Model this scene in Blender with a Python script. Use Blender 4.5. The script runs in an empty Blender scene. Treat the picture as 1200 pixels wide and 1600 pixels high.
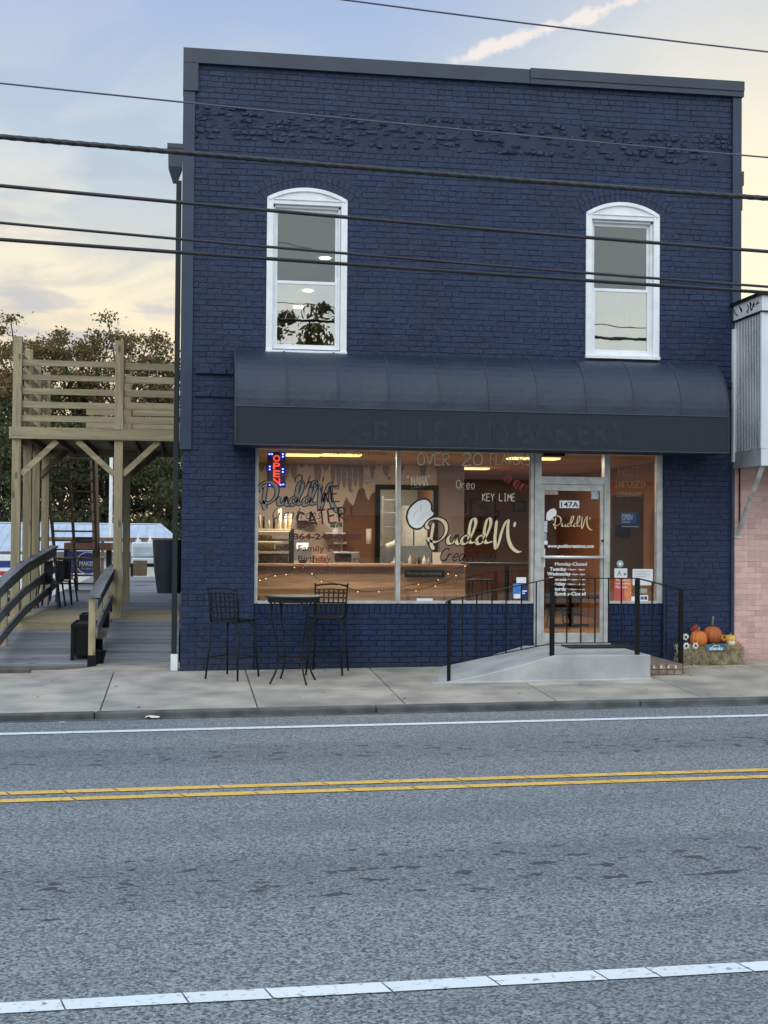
import bpy, math, random
from mathutils import Vector, Matrix
random.seed(7)
D = bpy.data; C = bpy.context; S = C.scene; COL = S.collection
R = math.radians

# ------------------------------------------------------------------ camera
FPX = 2050.0; PSI = R(8.77); PIT = math.atan(36/2050); RHO = .008
CAM = Vector((0, -17.4, 1.8))
_f = Vector((math.sin(PSI)*math.cos(PIT), math.cos(PSI)*math.cos(PIT), math.sin(PIT)))
_r = Vector((math.cos(PSI), -math.sin(PSI), 0)); _u = _r.cross(_f)
_r2 = _r*math.cos(RHO) + _u*math.sin(RHO); _u2 = _u*math.cos(RHO) - _r*math.sin(RHO)
cd = D.cameras.new('camera'); cam = D.objects.new('camera', cd); COL.objects.link(cam)
cd.sensor_fit = 'HORIZONTAL'; cd.sensor_width = 36; cd.lens = FPX/1200*36; cd.clip_end = 3000; cd.clip_start = .1
m = Matrix((_r2, _u2, -_f)).transposed().to_4x4(); m.translation = CAM; cam.matrix_world = m
S.camera = cam
def F(px, py, Y=0.0):
    """measured point of the photograph -> x, z on the upright plane at depth Y (metres)"""
    v = _f + _r2*((px-600)/FPX) + _u2*((800-py)/FPX)
    t = (Y-CAM.y)/v.y; q = CAM + v*t
    return q.x, q.z
def FX(px, Y=0.0, py=900): return F(px, py, Y)[0]

# ------------------------------------------------------------------ world and light
SUN_EL, SUN_AZ = 38, 200
W = D.worlds.new('World'); S.world = W; W.use_nodes = True
nt = W.node_tree; nt.nodes.clear(); N = nt.nodes.new; L = nt.links.new
def nd(t, **k):
    n = N(t)
    for a, b in k.items(): setattr(n, a, b)
    return n
def mth(op, a, b=None, c=None, clamp=False):
    n = N('ShaderNodeMath'); n.operation = op; n.use_clamp = clamp
    for i, v in enumerate((a, b, c)):
        if v is None: continue
        if isinstance(v, (int, float)): n.inputs[i].default_value = v
        else: L(v, n.inputs[i])
    return n.outputs[0]
def mixc(fac, a, b, mode='MIX'):
    n = N('ShaderNodeMix'); n.data_type = 'RGBA'; n.blend_type = mode
    for i, v in ((0, fac), (6, a), (7, b)):
        if isinstance(v, (int, float)): n.inputs[i].default_value = v
        elif isinstance(v, tuple): n.inputs[i].default_value = (*v, 1) if len(v) == 3 else v
        else: L(v, n.inputs[i])
    return n.outputs[2]
def mapr(v, a, b, c=0, d=1, smooth=True):
    n = N('ShaderNodeMapRange'); n.interpolation_type = 'SMOOTHSTEP' if smooth else 'LINEAR'
    L(v, n.inputs[0])
    for i, q in enumerate((a, b, c, d)): n.inputs[i+1].default_value = q
    return n.outputs[0]
tc = N('ShaderNodeTexCoord'); sp = N('ShaderNodeSeparateXYZ'); L(tc.outputs['Generated'], sp.inputs[0])
dx, dy, dz = sp.outputs
ramp = N('ShaderNodeValToRGB'); L(mapr(dz, -.02, .6, 0, 1, False), ramp.inputs[0])
el = ramp.color_ramp.elements
el[0].position = 0; el[0].color = (.70, .46, .30, 1)
el[1].position = 1; el[1].color = (.30, .42, .66, 1)
for p, c in ((.12, (.90, .62, .36)), (.30, (.74, .66, .50)), (.46, (.47, .56, .63)), (.68, (.33, .44, .66))):
    e = el.new(p); e.color = (*c, 1)
# clouds: flat layer seen from below (coordinates stretch towards the horizon)
den = mth('ADD', mth('MAXIMUM', dz, 0.0), .16)
cx = mth('DIVIDE', dx, den); cy = mth('DIVIDE', dy, den)
cv = N('ShaderNodeCombineXYZ'); L(cx, cv.inputs[0]); L(cy, cv.inputs[1])
nz = N('ShaderNodeTexNoise'); L(cv.outputs[0], nz.inputs['Vector']); nz.inputs['Scale'].default_value = 2.3; nz.inputs['Detail'].default_value = 7; nz.inputs['Distortion'].default_value = .7
nz.inputs['Roughness'].default_value = .52
lowfade = mapr(dz, .12, .36, 1, .12)
cl = mth('MULTIPLY', mapr(nz.outputs[0], .44, .60), lowfade)
ccol = N('ShaderNodeValToRGB'); L(mapr(dz, 0, .4, 0, 1, False), ccol.inputs[0])
ce = ccol.color_ramp.elements; ce[0].color = (1.0, .72, .38, 1); ce[1].color = (.86, .84, .84, 1); q = ce.new(.5); q.color = (.97, .84, .60, 1)
sky = mixc(mth('MULTIPLY', cl, .85), ramp.outputs[0], ccol.outputs[0])
# darker lilac underside streaks
nz2 = N('ShaderNodeTexNoise'); L(cv.outputs[0], nz2.inputs['Vector']); nz2.inputs['Scale'].default_value = 4.1; nz2.inputs['Detail'].default_value = 5
sky = mixc(mth('MULTIPLY', mth('MULTIPLY', mapr(nz2.outputs[0], .50, .64), lowfade), .65), sky, (.43, .44, .50))
# brighter towards the right of the street (+x)
warm = mth('MULTIPLY', mapr(dx, .12, .40), mapr(dy, .2, .5))
sky = mixc(mth('MULTIPLY', warm, mapr(dz, .42, .22, .35, .92)), sky, (1.0, .88, .62))
# contrail: a broken streak along one great circle
def skydir(px, py):
    v = _f + _r2*((px-600)/FPX) + _u2*((800-py)/FPX); return v.normalized()
a_, b_ = skydir(700, 98), skydir(985, 0); n_ = a_.cross(b_).normalized(); t_ = (b_-a_).normalized()
def dotc(v):
    q = N('ShaderNodeVectorMath'); q.operation = 'DOT_PRODUCT'; L(tc.outputs['Generated'], q.inputs[0]); q.inputs[1].default_value = v; return q.outputs['Value']
nz3 = N('ShaderNodeTexNoise'); L(tc.outputs['Generated'], nz3.inputs['Vector']); nz3.inputs['Scale'].default_value = 70; nz3.inputs['Detail'].default_value = 5
off = mth('ADD', mth('ABSOLUTE', dotc(n_)), mth('MULTIPLY', mth('SUBTRACT', nz3.outputs[0], .5), .022))
s0 = a_.dot(t_); s1 = b_.dot(t_)
along = mth('MULTIPLY', mapr(dotc(t_), s0-.004, s0+.012), mapr(dotc(t_), s1+.18, s1-.02))
trail = mth('MULTIPLY', mth('MULTIPLY', mapr(off, .0062, .0008), along), .8)
sky = mixc(trail, sky, (.90, .80, .72))
# the sky behind the photographer is made brighter to light the facade
boost = mth('ADD', mapr(dy, .35, -.5, 1, 1.75), mapr(dz, .45, .95, 0, .9))
bn = N('ShaderNodeVectorMath'); bn.operation = 'SCALE'; 
sky = mixc(mapr(dy, .2, -.4, 0, .75), sky, (.665, .75, .785))
L(sky, bn.inputs[0]); L(boost, bn.inputs['Scale'])
bg1 = N('ShaderNodeBackground'); L(bn.outputs[0], bg1.inputs[0]); bg1.inputs[1].default_value = 1.08
nish = N('ShaderNodeTexSky'); nish.sky_type = 'NISHITA'; nish.sun_disc = False
nish.sun_elevation = R(SUN_EL); nish.sun_rotation = R(SUN_AZ)
bg2 = N('ShaderNodeBackground'); L(nish.outputs[0], bg2.inputs[0]); bg2.inputs[1].default_value = .012
ad = N('ShaderNodeAddShader'); L(bg1.outputs[0], ad.inputs[0]); L(bg2.outputs[0], ad.inputs[1])
wo = N('ShaderNodeOutputWorld'); L(ad.outputs[0], wo.inputs[0])
sl = D.lights.new('soft_sun', 'SUN'); sl.energy = .55; sl.angle = R(40); sl.color = (1, .95, .88)
so = D.objects.new('soft_sun', sl); COL.objects.link(so)
az = R(SUN_AZ); sd = Vector((math.sin(az)*math.cos(R(SUN_EL)), math.cos(az)*math.cos(R(SUN_EL)), math.sin(R(SUN_EL))))
so.rotation_euler = sd.to_track_quat('Z', 'Y').to_euler(); so.location = (0, -30, 30)
S.view_settings.view_transform = 'Standard'; S.view_settings.look = 'None'
S.view_settings.exposure = 0; S.view_settings.gamma = 1; S.view_settings.use_curve_mapping = False

# ------------------------------------------------------------------ materials
MATS = {}
def newmat(name):
    global nt, N, L
    mt = D.materials.new(name); mt.use_nodes = True; nt = mt.node_tree; nt.nodes.clear(); N = nt.nodes.new; L = nt.links.new
    o = N('ShaderNodeOutputMaterial'); return mt, o
def pm(name, c, rough=.6, var=.12, scale=4, bump=0, bscale=60, metal=0, c2=None, island=0, stretch=(1, 1, 1), coat=0, spec=.5, thr=(.35, .65), bdist=.01, detail=5):
    if name in MATS: return MATS[name]
    mt, o = newmat(name)
    p = N('ShaderNodeBsdfPrincipled'); L(p.outputs[0], o.inputs[0])
    t = N('ShaderNodeTexCoord'); mp = N('ShaderNodeMapping'); L(t.outputs['Object'], mp.inputs[0]); mp.inputs['Scale'].default_value = stretch
    n = N('ShaderNodeTexNoise'); L(mp.outputs[0], n.inputs['Vector']); n.inputs['Scale'].default_value = scale; n.inputs['Detail'].default_value = detail
    c2 = c2 or tuple(x*(1-2*var) for x in c); ca = c if c2 != c else c
    hi = tuple(min(1, x*(1+var)) for x in c)
    out = mixc(mapr(n.outputs[0], *thr, smooth=False), c2, hi)
    if island:
        g = N('ShaderNodeNewGeometry')
        out = mixc(1, out, mixc(g.outputs['Random Per Island'], (1-island,)*3, (1+island*.6,)*3), 'MULTIPLY')
    L(out, p.inputs['Base Color'])
    L(mapr(n.outputs[0], .2, .8, rough*.85, min(1, rough*1.1), False), p.inputs['Roughness'])
    p.inputs['Metallic'].default_value = metal; p.inputs['Coat Weight'].default_value = coat
    p.inputs['Specular IOR Level'].default_value = spec
    if bump:
        n2 = N('ShaderNodeTexNoise'); L(mp.outputs[0], n2.inputs['Vector']); n2.inputs['Scale'].default_value = bscale; n2.inputs['Detail'].default_value = 4
        b = N('ShaderNodeBump'); b.inputs['Strength'].default_value = bump; b.inputs['Distance'].default_value = bdist
        L(n2.outputs[0], b.inputs['Height']); L(b.outputs[0], p.inputs['Normal'])
    MATS[name] = mt; return mt
def emit(name, c, s):
    if name in MATS: return MATS[name]
    mt, o = newmat(name); e = N('ShaderNodeEmission'); e.inputs[0].default_value = (*c, 1); e.inputs[1].default_value = s
    L(e.outputs[0], o.inputs[0]); MATS[name] = mt; return mt
def glass(name, refl=.09, tint=(1, 1, 1), rough=0.0, wav=.0):
    mt, o = newmat(name); g = N('ShaderNodeBsdfGlossy'); g.inputs['Roughness'].default_value = rough
    t = N('ShaderNodeBsdfTransparent'); t.inputs[0].default_value = (*tint, 1)
    mx = N('ShaderNodeMixShader'); lw = N('ShaderNodeFresnel'); lw.inputs[0].default_value = 1.5
    L(mth('ADD', mth('MULTIPLY', lw.outputs[0], 1.0), refl, clamp=True), mx.inputs[0]); L(t.outputs[0], mx.inputs[1]); L(g.outputs[0], mx.inputs[2])
    if wav:
        tx = N('ShaderNodeTexCoord'); n = N('ShaderNodeTexNoise'); L(tx.outputs['Object'], n.inputs['Vector']); n.inputs['Scale'].default_value = 1.3
        b = N('ShaderNodeBump'); b.inputs['Strength'].default_value = wav; b.inputs['Distance'].default_value = .02; L(n.outputs[0], b.inputs['Height']); L(b.outputs[0], g.inputs['Normal'])
    L(mx.outputs[0], o.inputs[0]); MATS[name] = mt; return mt

NAVY = (.022, .040, .112)
def brickpaint(name, c, c2):
    mt, o = newmat(name); p = N('ShaderNodeBsdfPrincipled'); L(p.outputs[0], o.inputs[0])
    t = N('ShaderNodeTexCoord')
    n = N('ShaderNodeTexNoise'); L(t.outputs['Object'], n.inputs['Vector']); n.inputs['Scale'].default_value = 1.1; n.inputs['Detail'].default_value = 8; n.inputs['Roughness'].default_value = .65
    g = N('ShaderNodeNewGeometry')
    out = mixc(mapr(n.outputs[0], .3, .7), c2, c)
    out = mixc(1, out, mixc(g.outputs['Random Per Island'], (.86, .86, .88), (1.14, 1.14, 1.12)), 'MULTIPLY')
    # vertical weathering streaks and splash grime near the pavement
    ms = N('ShaderNodeMapping'); L(t.outputs['Object'], ms.inputs[0]); ms.inputs['Scale'].default_value = (5, 5, .35)
    ns = N('ShaderNodeTexNoise'); L(ms.outputs[0], ns.inputs['Vector']); ns.inputs['Scale'].default_value = 1.6; ns.inputs['Detail'].default_value = 5
    out = mixc(mapr(ns.outputs[0], .52, .72, 0, .30), out, tuple(x*.55 for x in c))
    out = mixc(mapr(ns.outputs[0], .42, .26, 0, .22), out, tuple(min(1, x*1.5+.012) for x in c))
    sz_ = N('ShaderNodeSeparateXYZ'); L(t.outputs['Object'], sz_.inputs[0])
    out = mixc(mth('MULTIPLY', mapr(sz_.outputs[2], .32, .02), mapr(n.outputs[0], .35, .6, .1, .75)), out, tuple(x*.5+.022 for x in c))
    # small chips and scuffs in the paint
    v = N('ShaderNodeTexNoise'); L(t.outputs['Object'], v.inputs['Vector']); v.inputs['Scale'].default_value = 31; v.inputs['Detail'].default_value = 3
    out = mixc(mapr(v.outputs[0], .68, .73, 0, .6), out, tuple(x*.35 for x in c))
    out = mixc(mapr(v.outputs[0], .30, .26, 0, .35), out, tuple(min(1, x*1.7+.01) for x in c))
    L(out, p.inputs['Base Color']); p.inputs['Roughness'].default_value = .5; p.inputs['Specular IOR Level'].default_value = .35
    n2 = N('ShaderNodeTexNoise'); L(t.outputs['Object'], n2.inputs['Vector']); n2.inputs['Scale'].default_value = 45; n2.inputs['Detail'].default_value = 5
    b = N('ShaderNodeBump'); b.inputs['Strength'].default_value = .7; b.inputs['Distance'].default_value = .012; L(n2.outputs[0], b.inputs['Height']); L(b.outputs[0], p.inputs['Normal'])
    MATS[name] = mt; return mt
M = {}
M['brick'] = brickpaint('navy_painted_brick', (.0148, .0290, .077), (.0118, .0235, .064))
M['brick2'] = brickpaint('shaded_smooth_navy_brick', (.0065, .021, .068), (.0050, .017, .057))  # bulkhead's own smooth brick, with awning shade darkened into its colour
M['pink'] = brickpaint('pink_painted_brick', (.66, .43, .39), (.60, .385, .35))
M['trim'] = pm('slate_painted_metal', (.026, .038, .064), .45, .12, 2, .15, 8)
M['trimblue'] = pm('blue_painted_trim', (.021, .038, .076), .5, .12, 2, .15, 8)
M['white'] = pm('white_window_paint', (.80, .82, .84), .45, .04, 6, .12, 30)
M['alu'] = pm('aluminium_storefront', (.52, .52, .50), .42, .10, 8, .1, 60, metal=.25)
M['black'] = pm('black_iron', (.005, .0055, .007), .55, .2, 20, .2, 200, spec=.25)
M['blackmetal'] = pm('dark_bronze_iron', (.006, .007, .009), .5, .3, 25, .3, 150, spec=.3)
M['fabric'] = pm('navy_awning_fabric', (.0095, .0200, .041), .5, .12, 1.6, .7, 4.5, c2=(.0072, .0155, .033), bdist=.022)
M['valance'] = pm('dark_awning_valance', (.0085, .0150, .0235), .75, .12, 2, .5, 5)
M['ghost'] = pm('faded_awning_letters', (.0155, .0255, .032), .8, .25, 9, 0)
M['concrete'] = pm('sidewalk_concrete', (.42, .37, .30), .85, .10, 1.7, .6, 120, island=.12, c2=(.26, .24, .205), detail=9)
M['ramp'] = pm('poured_ramp_concrete', (.44, .44, .43), .8, .10, 2.2, .5, 60, c2=(.33, .33, .33), detail=8)
M['kerb'] = pm('dirty_kerb', (.11, .11, .105), .9, .2, 3, .5, 60, c2=(.045, .046, .048), detail=8)
M['line_white'] = pm('white_road_paint', (.66, .69, .68), .6, .06, 26, .3, 150, island=.06, c2=(.26, .27, .27), thr=(.30, .42), detail=7)
M['line_yellow'] = pm('yellow_road_paint', (.70, .42, .07), .6, .08, 26, .3, 150, island=.06, c2=(.33, .24, .10), thr=(.30, .46), detail=7)
M['gold'] = pm('cream_vinyl', (.78, .62, .38), .5, .02, 3)
M['vblack'] = pm('black_vinyl', (.01, .008, .008), .4, .02, 3)
M['vgrey'] = pm('flat_grey', (.27, .245, .22), .5, .04, 3)
M['vwhite'] = pm('white_vinyl', (.85, .85, .86), .5, .02, 3)
M['maroon'] = pm('maroon_paint', (.10, .014, .016), .5, .1, 30)
M['chalk'] = pm('chalk_marker_white', (.84, .80, .62), .7, .1, 40)
M['chalkdim'] = pm('chalk_marker_faded', (.36, .24, .16), .7, .1, 40)
M['chalkred'] = pm('chalk_marker_red', (.50, .09, .07), .7, .1, 40)
M['greenwood'] = None
def wood(name, c1, c2, axis, sc=9, island=.12, knots=True, rough=.75):
    mt, o = newmat(name); p = N('ShaderNodeBsdfPrincipled'); L(p.outputs[0], o.inputs[0])
    t = N('ShaderNodeTexCoord'); mp = N('ShaderNodeMapping'); L(t.outputs['Object'], mp.inputs[0])
    s = [1, 1, 1]; s[axis] = .07; mp.inputs['Scale'].default_value = s
    g = N('ShaderNodeNewGeometry'); ofs = N('ShaderNodeVectorMath'); ofs.operation = 'SCALE'; ofs.inputs[0].default_value = (7, 11, 13); L(g.outputs['Random Per Island'], ofs.inputs['Scale'])
    av = N('ShaderNodeVectorMath'); L(mp.outputs[0], av.inputs[0]); L(ofs.outputs[0], av.inputs[1])
    n = N('ShaderNodeTexNoise'); L(av.outputs[0], n.inputs['Vector']); n.inputs['Scale'].default_value = sc; n.inputs['Detail'].default_value = 6; n.inputs['Distortion'].default_value = .6
    n2 = N('ShaderNodeTexNoise'); L(av.outputs[0], n2.inputs['Vector']); n2.inputs['Scale'].default_value = sc*6; n2.inputs['Detail'].default_value = 3
    out = mixc(mapr(n.outputs[0], .35, .65), c2, c1)
    out = mixc(mapr(n2.outputs[0], .5, .7, 0, .45), out, tuple(x*.62 for x in c2))
    if knots:
        v = N('ShaderNodeTexVoronoi'); mp2 = N('ShaderNodeMapping'); L(t.outputs['Object'], mp2.inputs[0]); s2 = [1, 1, 1]; s2[axis] = .35; mp2.inputs['Scale'].default_value = s2
        av2 = N('ShaderNodeVectorMath'); L(mp2.outputs[0], av2.inputs[0]); L(ofs.outputs[0], av2.inputs[1]); L(av2.outputs[0], v.inputs['Vector']); v.inputs['Scale'].default_value = 4.2
        out = mixc(mapr(v.outputs['Distance'], .13, .07, 0, .75), out, tuple(x*.3 for x in c2))
    out = mixc(1, out, mixc(g.outputs['Random Per Island'], (1-island,)*3, (1+island,)*3), 'MULTIPLY')
    L(out, p.inputs['Base Color']); p.inputs['Roughness'].default_value = rough
    b = N('ShaderNodeBump'); b.inputs['Strength'].default_value = .4; b.inputs['Distance'].default_value = .006; L(n2.outputs[0], b.inputs['Height']); L(b.outputs[0], p.inputs['Normal'])
    MATS[name] = mt; return mt
GW1, GW2 = (.43, .365, .220), (.29, .24, .145)
for i, a in enumerate('xyz'): M['gw'+a] = wood('treated_pine_'+a, GW1, GW2, i)
M['gwbrown'] = wood('brown_pine', (.20, .135, .085), (.13, .085, .055), 2)
M['deckx'] = wood('weathered_deck_boards', (.27, .265, .27), (.17, .17, .175), 0, sc=7, island=.22)
M['railgrey'] = wood('weathered_rail', (.20, .20, .20), (.12, .125, .13), 1, sc=7, knots=False)
M['counter'] = wood('counter_planks', (.44, .31, .20), (.20, .12, .07), 0, sc=6, island=.28, knots=False, rough=.5)
M['floorwood'] = wood('shop_floor_planks', (.42, .25, .11), (.30, .17, .07), 0, sc=4, island=.15, knots=False, rough=.4)
M['tan'] = pm('tan_wall', (.50, .38, .27), .8, .05, 1)
M['cream'] = pm('cream_mural', (.72, .61, .51), .8, .04, 1)
M['mauve'] = pm('mauve_mural', (.34, .275, .265), .8, .06, 1)
M['choc'] = pm('chocolate_mural', (.20, .10, .055), .8, .08, 1)
M['orangewall'] = pm('brown_orange_wall', (.27, .115, .05), .8, .10, 1)
M['ceil'] = pm('ceiling_tiles', (.44, .30, .20), .9, .06, 1)
M['kitchen'] = pm('kitchen_wall', (.42, .42, .36), .8, .1, 1.5)
M['steel'] = pm('steel', (.50, .50, .50), .3, .12, 6, metal=.9)
M['glass'] = glass('shop_glass', .035, (.90, .89, .87), 0, .02)
M['upglass'] = glass('screened_window_glass', .10, (.36, .42, .40), .03, .2); M['lowglass'] = glass('upper_window_glass', .34, (.75, .75, .68), 0, .12)
M['screen'] = pm('insect_screen', (.15, .17, .175), .7, .05, 2)

# ------------------------------------------------------------------ mesh helpers
class MB:
    def __init__(s): s.v = []; s.f = []; s.mi = []; s.cur = 0
    def add(s, vs, fs):
        b = len(s.v); s.v += [tuple(v) for v in vs]; s.f += [tuple(i+b for i in f) for f in fs]; s.mi += [s.cur]*len(fs); return s
    def box(s, x0, x1, y0, y1, z0, z1, rot=None, piv=None):
        vs = [Vector((x, y, z)) for z in (z0, z1) for y in (y0, y1) for x in (x0, x1)]
        if rot is not None:
            piv = Vector(piv) if piv else Vector(((x0+x1)/2, (y0+y1)/2, (z0+z1)/2)); vs = [rot @ (v-piv) + piv for v in vs]
        return s.add(vs, [(0, 2, 3, 1), (4, 5, 7, 6), (0, 1, 5, 4), (2, 6, 7, 3), (0, 4, 6, 2), (1, 3, 7, 5)])
    def brick(s, x0, x1, y0, y1, z0, z1, c=.004, jj=1):
        # front face (towards -y) chamfered and slightly uneven
        j = lambda a: random.uniform(-a*jj, a*jj)
        fr = [(x0+c+j(.002), y0+j(.0015), z0+c+j(.002)), (x1-c+j(.002), y0+j(.0015), z0+c+j(.002)), (x1-c+j(.002), y0+j(.0015), z1-c+j(.002)), (x0+c+j(.002), y0+j(.0015), z1-c+j(.002))]
        md = [(x0, y0+c, z0), (x1, y0+c, z0), (x1, y0+c, z1), (x0, y0+c, z1)]
        bk = [(x0, y1, z0), (x1, y1, z0), (x1, y1, z1), (x0, y1, z1)]
        fs = [(0, 1, 2, 3)]
        for k in (0, 4):
            for i in range(4): fs.append((k+i, k+4+i, k+4+(i+1) % 4, k+(i+1) % 4))
        return s.add(fr+md+bk, fs)
    def beam(s, a, b, w, h, up=(0, 0, 1)):
        a = Vector(a); b = Vector(b); d = (b-a).normalized(); u = Vector(up); sd_ = d.cross(u)
        if sd_.length < 1e-4: sd_ = d.cross(Vector((0, 1, 0)))
        sd_.normalize(); u = sd_.cross(d).normalized()
        vs = []
        for p in (a, b):
            for i, j in ((-1, -1), (1, -1), (1, 1), (-1, 1)): vs.append(p + sd_*(w/2*i) + u*(h/2*j))
        return s.add(vs, [(0, 3, 2, 1), (4, 5, 6, 7)] + [(i, (i+1) % 4, 4+(i+1) % 4, 4+i) for i in range(4)])
    def tube(s, pts, r, n=8, cap=True, twist=0):
        pts = [Vector(p) for p in pts]; rings = []; rr = r if isinstance(r, (list, tuple)) else [r]*len(pts)
        t0 = (pts[1]-pts[0]).normalized(); ref = Vector((0, 0, 1)) if abs(t0.z) < .9 else Vector((0, 1, 0))
        u = t0.cross(ref).normalized()
        for i, p in enumerate(pts):
            t = (pts[min(i+1, len(pts)-1)]-pts[max(i-1, 0)]).normalized(); u = (u - t*u.dot(t)).normalized(); w = t.cross(u)
            rings.append([p + (u*math.cos(a)+w*math.sin(a))*rr[i] for a in [2*math.pi*k/n + twist*i for k in range(n)]])
        vs = [v for rg in rings for v in rg]; fs = []
        for i in range(len(pts)-1):
            for k in range(n): fs.append((i*n+k, i*n+(k+1) % n, (i+1)*n+(k+1) % n, (i+1)*n+k))
        if cap: fs.append(tuple(reversed(range(n)))); fs.append(tuple((len(pts)-1)*n+k for k in range(n)))
        return s.add(vs, fs)
    def lathe(s, prof, c=(0, 0, 0), n=24, lobes=0, amp=0, sx=1, sy=1):
        vs = []; fs = []
        for r, z in prof:
            for k in range(n):
                a = 2*math.pi*k/n; q = r*(1 + amp*abs(math.sin(a*lobes/2)) - amp) if lobes else r
                vs.append((c[0]+q*math.cos(a)*sx, c[1]+q*math.sin(a)*sy, c[2]+z))
        for i in range(len(prof)-1):
            for k in range(n): fs.append((i*n+k, i*n+(k+1) % n, (i+1)*n+(k+1) % n, (i+1)*n+k))
        fs.append(tuple(reversed(range(n)))); fs.append(tuple((len(prof)-1)*n+k for k in range(n)))
        return s.add(vs, fs)
    def prism(s, poly, y0, y1):
        n = len(poly); return s.add([(x, y0, z) for x, z in poly]+[(x, y1, z) for x, z in poly], [tuple(range(n)), tuple(reversed(range(n, 2*n)))] + [(i, n+i, n+(i+1) % n, (i+1) % n) for i in range(n)])
    def slab(s, poly, ztop, zbot):
        n = len(poly); return s.add([(x, y, ztop(x, y)) for x, y in poly]+[(x, y, zbot(x, y)) for x, y in poly], [tuple(range(n)), tuple(reversed(range(n, 2*n)))] + [(i, n+i, n+(i+1) % n, (i+1) % n) for i in range(n)])
    def build(s, name, mat, parent=None, smooth=False, bevel=0, label=None):
        me = D.meshes.new(name); me.from_pydata(s.v, [], s.f)
        mats = mat if isinstance(mat, list) else [mat]
        for q in mats: me.materials.append(q)
        if len(mats) > 1: me.polygons.foreach_set('material_index', s.mi)
        if smooth: me.polygons.foreach_set('use_smooth', [True]*len(me.polygons))
        me.update(); import bmesh
        if len(s.v) < 60000:
            bm = bmesh.new(); bm.from_mesh(me); bmesh.ops.recalc_face_normals(bm, faces=bm.faces); bm.to_mesh(me); bm.free()
        o = D.objects.new(name, me); COL.objects.link(o)
        if bevel:
            b = o.modifiers.new('bevel', 'BEVEL'); b.width = bevel; b.segments = 2; b.limit_method = 'ANGLE'
        if parent: o.parent = parent; o.matrix_parent_inverse = Matrix.Translation(-Vector(parent['_o'])) if '_o' in parent else Matrix()
        if label: o['label'] = label
        return o
def rx(a): return Matrix.Rotation(a, 3, 'X')
def ry(a): return Matrix.Rotation(a, 3, 'Y')
def rz(a): return Matrix.Rotation(a, 3, 'Z')
def tag(o, label, cat, group=None):
    o['label'] = label; o['category'] = cat
    if group: o['group'] = group
    return o
def thing(name, label, cat, loc=(0, 0, 0), rot=0, group=None, world=True):
    """Empty at the thing's base. world=True: parts are given in world coordinates."""
    o = D.objects.new(name, None); COL.objects.link(o); o.location = loc; o.rotation_euler = (0, 0, rot); o.empty_display_size = .2
    if world: o['_o'] = tuple(loc)
    return tag(o, label, cat, group)
def struct(o): o['kind'] = 'structure'; return o
def part(name, mb, mat, parent, **k): return mb.build(name, mat, parent, **k)
def sub(name, mb, mat, p, **k):          # p: a part built in its thing's space; children share that space
    o = mb.build(name, mat, None, **k); o.parent = p
    return o
def copy_tree(o, parent=None):
    c = o.copy(); COL.objects.link(c)
    if parent: c.parent = parent; c.matrix_parent_inverse = o.matrix_parent_inverse.copy()
    for ch in [q for q in D.objects if q.parent == o]: copy_tree(ch, c)
    return c
def crom(pts, n=8):
    P = [Vector(p) for p in pts]; P = [P[0]*2-P[1]] + P + [P[-1]*2-P[-2]]; out = []
    for i in range(1, len(P)-2):
        for k in range(n):
            t = k/n; a, b, c, d = P[i-1], P[i], P[i+1], P[i+2]
            out.append(.5*((2*b)+(c-a)*t+(2*a-5*b+4*c-d)*t*t+(3*b-a-3*c+d)*t**3))
    out.append(P[-2]); return out
def ribbon(mb, pts, w, y, pen=None, round_=True):
    """flat stroke in the x-z plane at depth y; pen=(angle, thin, thick) gives a calligraphic width"""
    n = len(pts); Lf = []; Rt = []
    for i, p in enumerate(pts):
        a = pts[max(0, i-1)]; b = pts[min(n-1, i+1)]; dx_, dz_ = b[0]-a[0], b[1]-a[1]; l = math.hypot(dx_, dz_) or 1e-6; dx_ /= l; dz_ /= l
        ww = w
        if pen: ang = math.atan2(dz_, dx_); ww = pen[1] + (pen[2]-pen[1])*abs(math.sin(ang-pen[0]))**1.5; ww += w
        e = min(1, .35 + i/3, .35 + (n-1-i)/3) if round_ else 1
        ww *= e; Lf.append((p[0]-dz_*ww/2, y, p[1]+dx_*ww/2)); Rt.append((p[0]+dz_*ww/2, y, p[1]-dx_*ww/2))
    mb.add(Lf+Rt, [(i, i+1, n+i+1, n+i) for i in range(n-1)])
def text(s, x0, z0, x1, z1, y, mat, parent, name='lettering', bold=0, shear=0, subpart=True, thick=.0006, rotdeg=0, label=None):
    cu = D.curves.new('t', 'FONT'); cu.body = s; cu.offset = bold; cu.shear = shear; cu.resolution_u = 3; cu.align_x = 'CENTER'; cu.space_line = .95
    tmp = D.objects.new('t', cu); COL.objects.link(tmp); dg = C.evaluated_depsgraph_get(); dg.update()
    me = D.meshes.new_from_object(tmp.evaluated_get(dg)); D.objects.remove(tmp); D.curves.remove(cu)
    xs = [v.co.x for v in me.vertices]; ys = [v.co.y for v in me.vertices]; a0, a1, b0, b1 = min(xs), max(xs), min(ys), max(ys)
    cxm, czm = (x0+x1)/2, (z0+z1)/2; ca, sa = math.cos(R(rotdeg)), math.sin(R(rotdeg))
    for v in me.vertices:
        px = ((v.co.x-a0)/(a1-a0)-.5)*(x1-x0); pz = ((v.co.y-b0)/(b1-b0)-.5)*(z1-z0)
        v.co = (cxm+px*ca-pz*sa, y, czm+px*sa+pz*ca)
    me.materials.clear(); me.materials.append(mat); me.name = name
    o = D.objects.new(name, me); COL.objects.link(o)
    if parent:
        o.parent = parent
        if not subpart and '_o' in parent: o.matrix_parent_inverse = Matrix.Translation(-Vector(parent['_o']))
    if label: o['label'] = label
    return o
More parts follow.
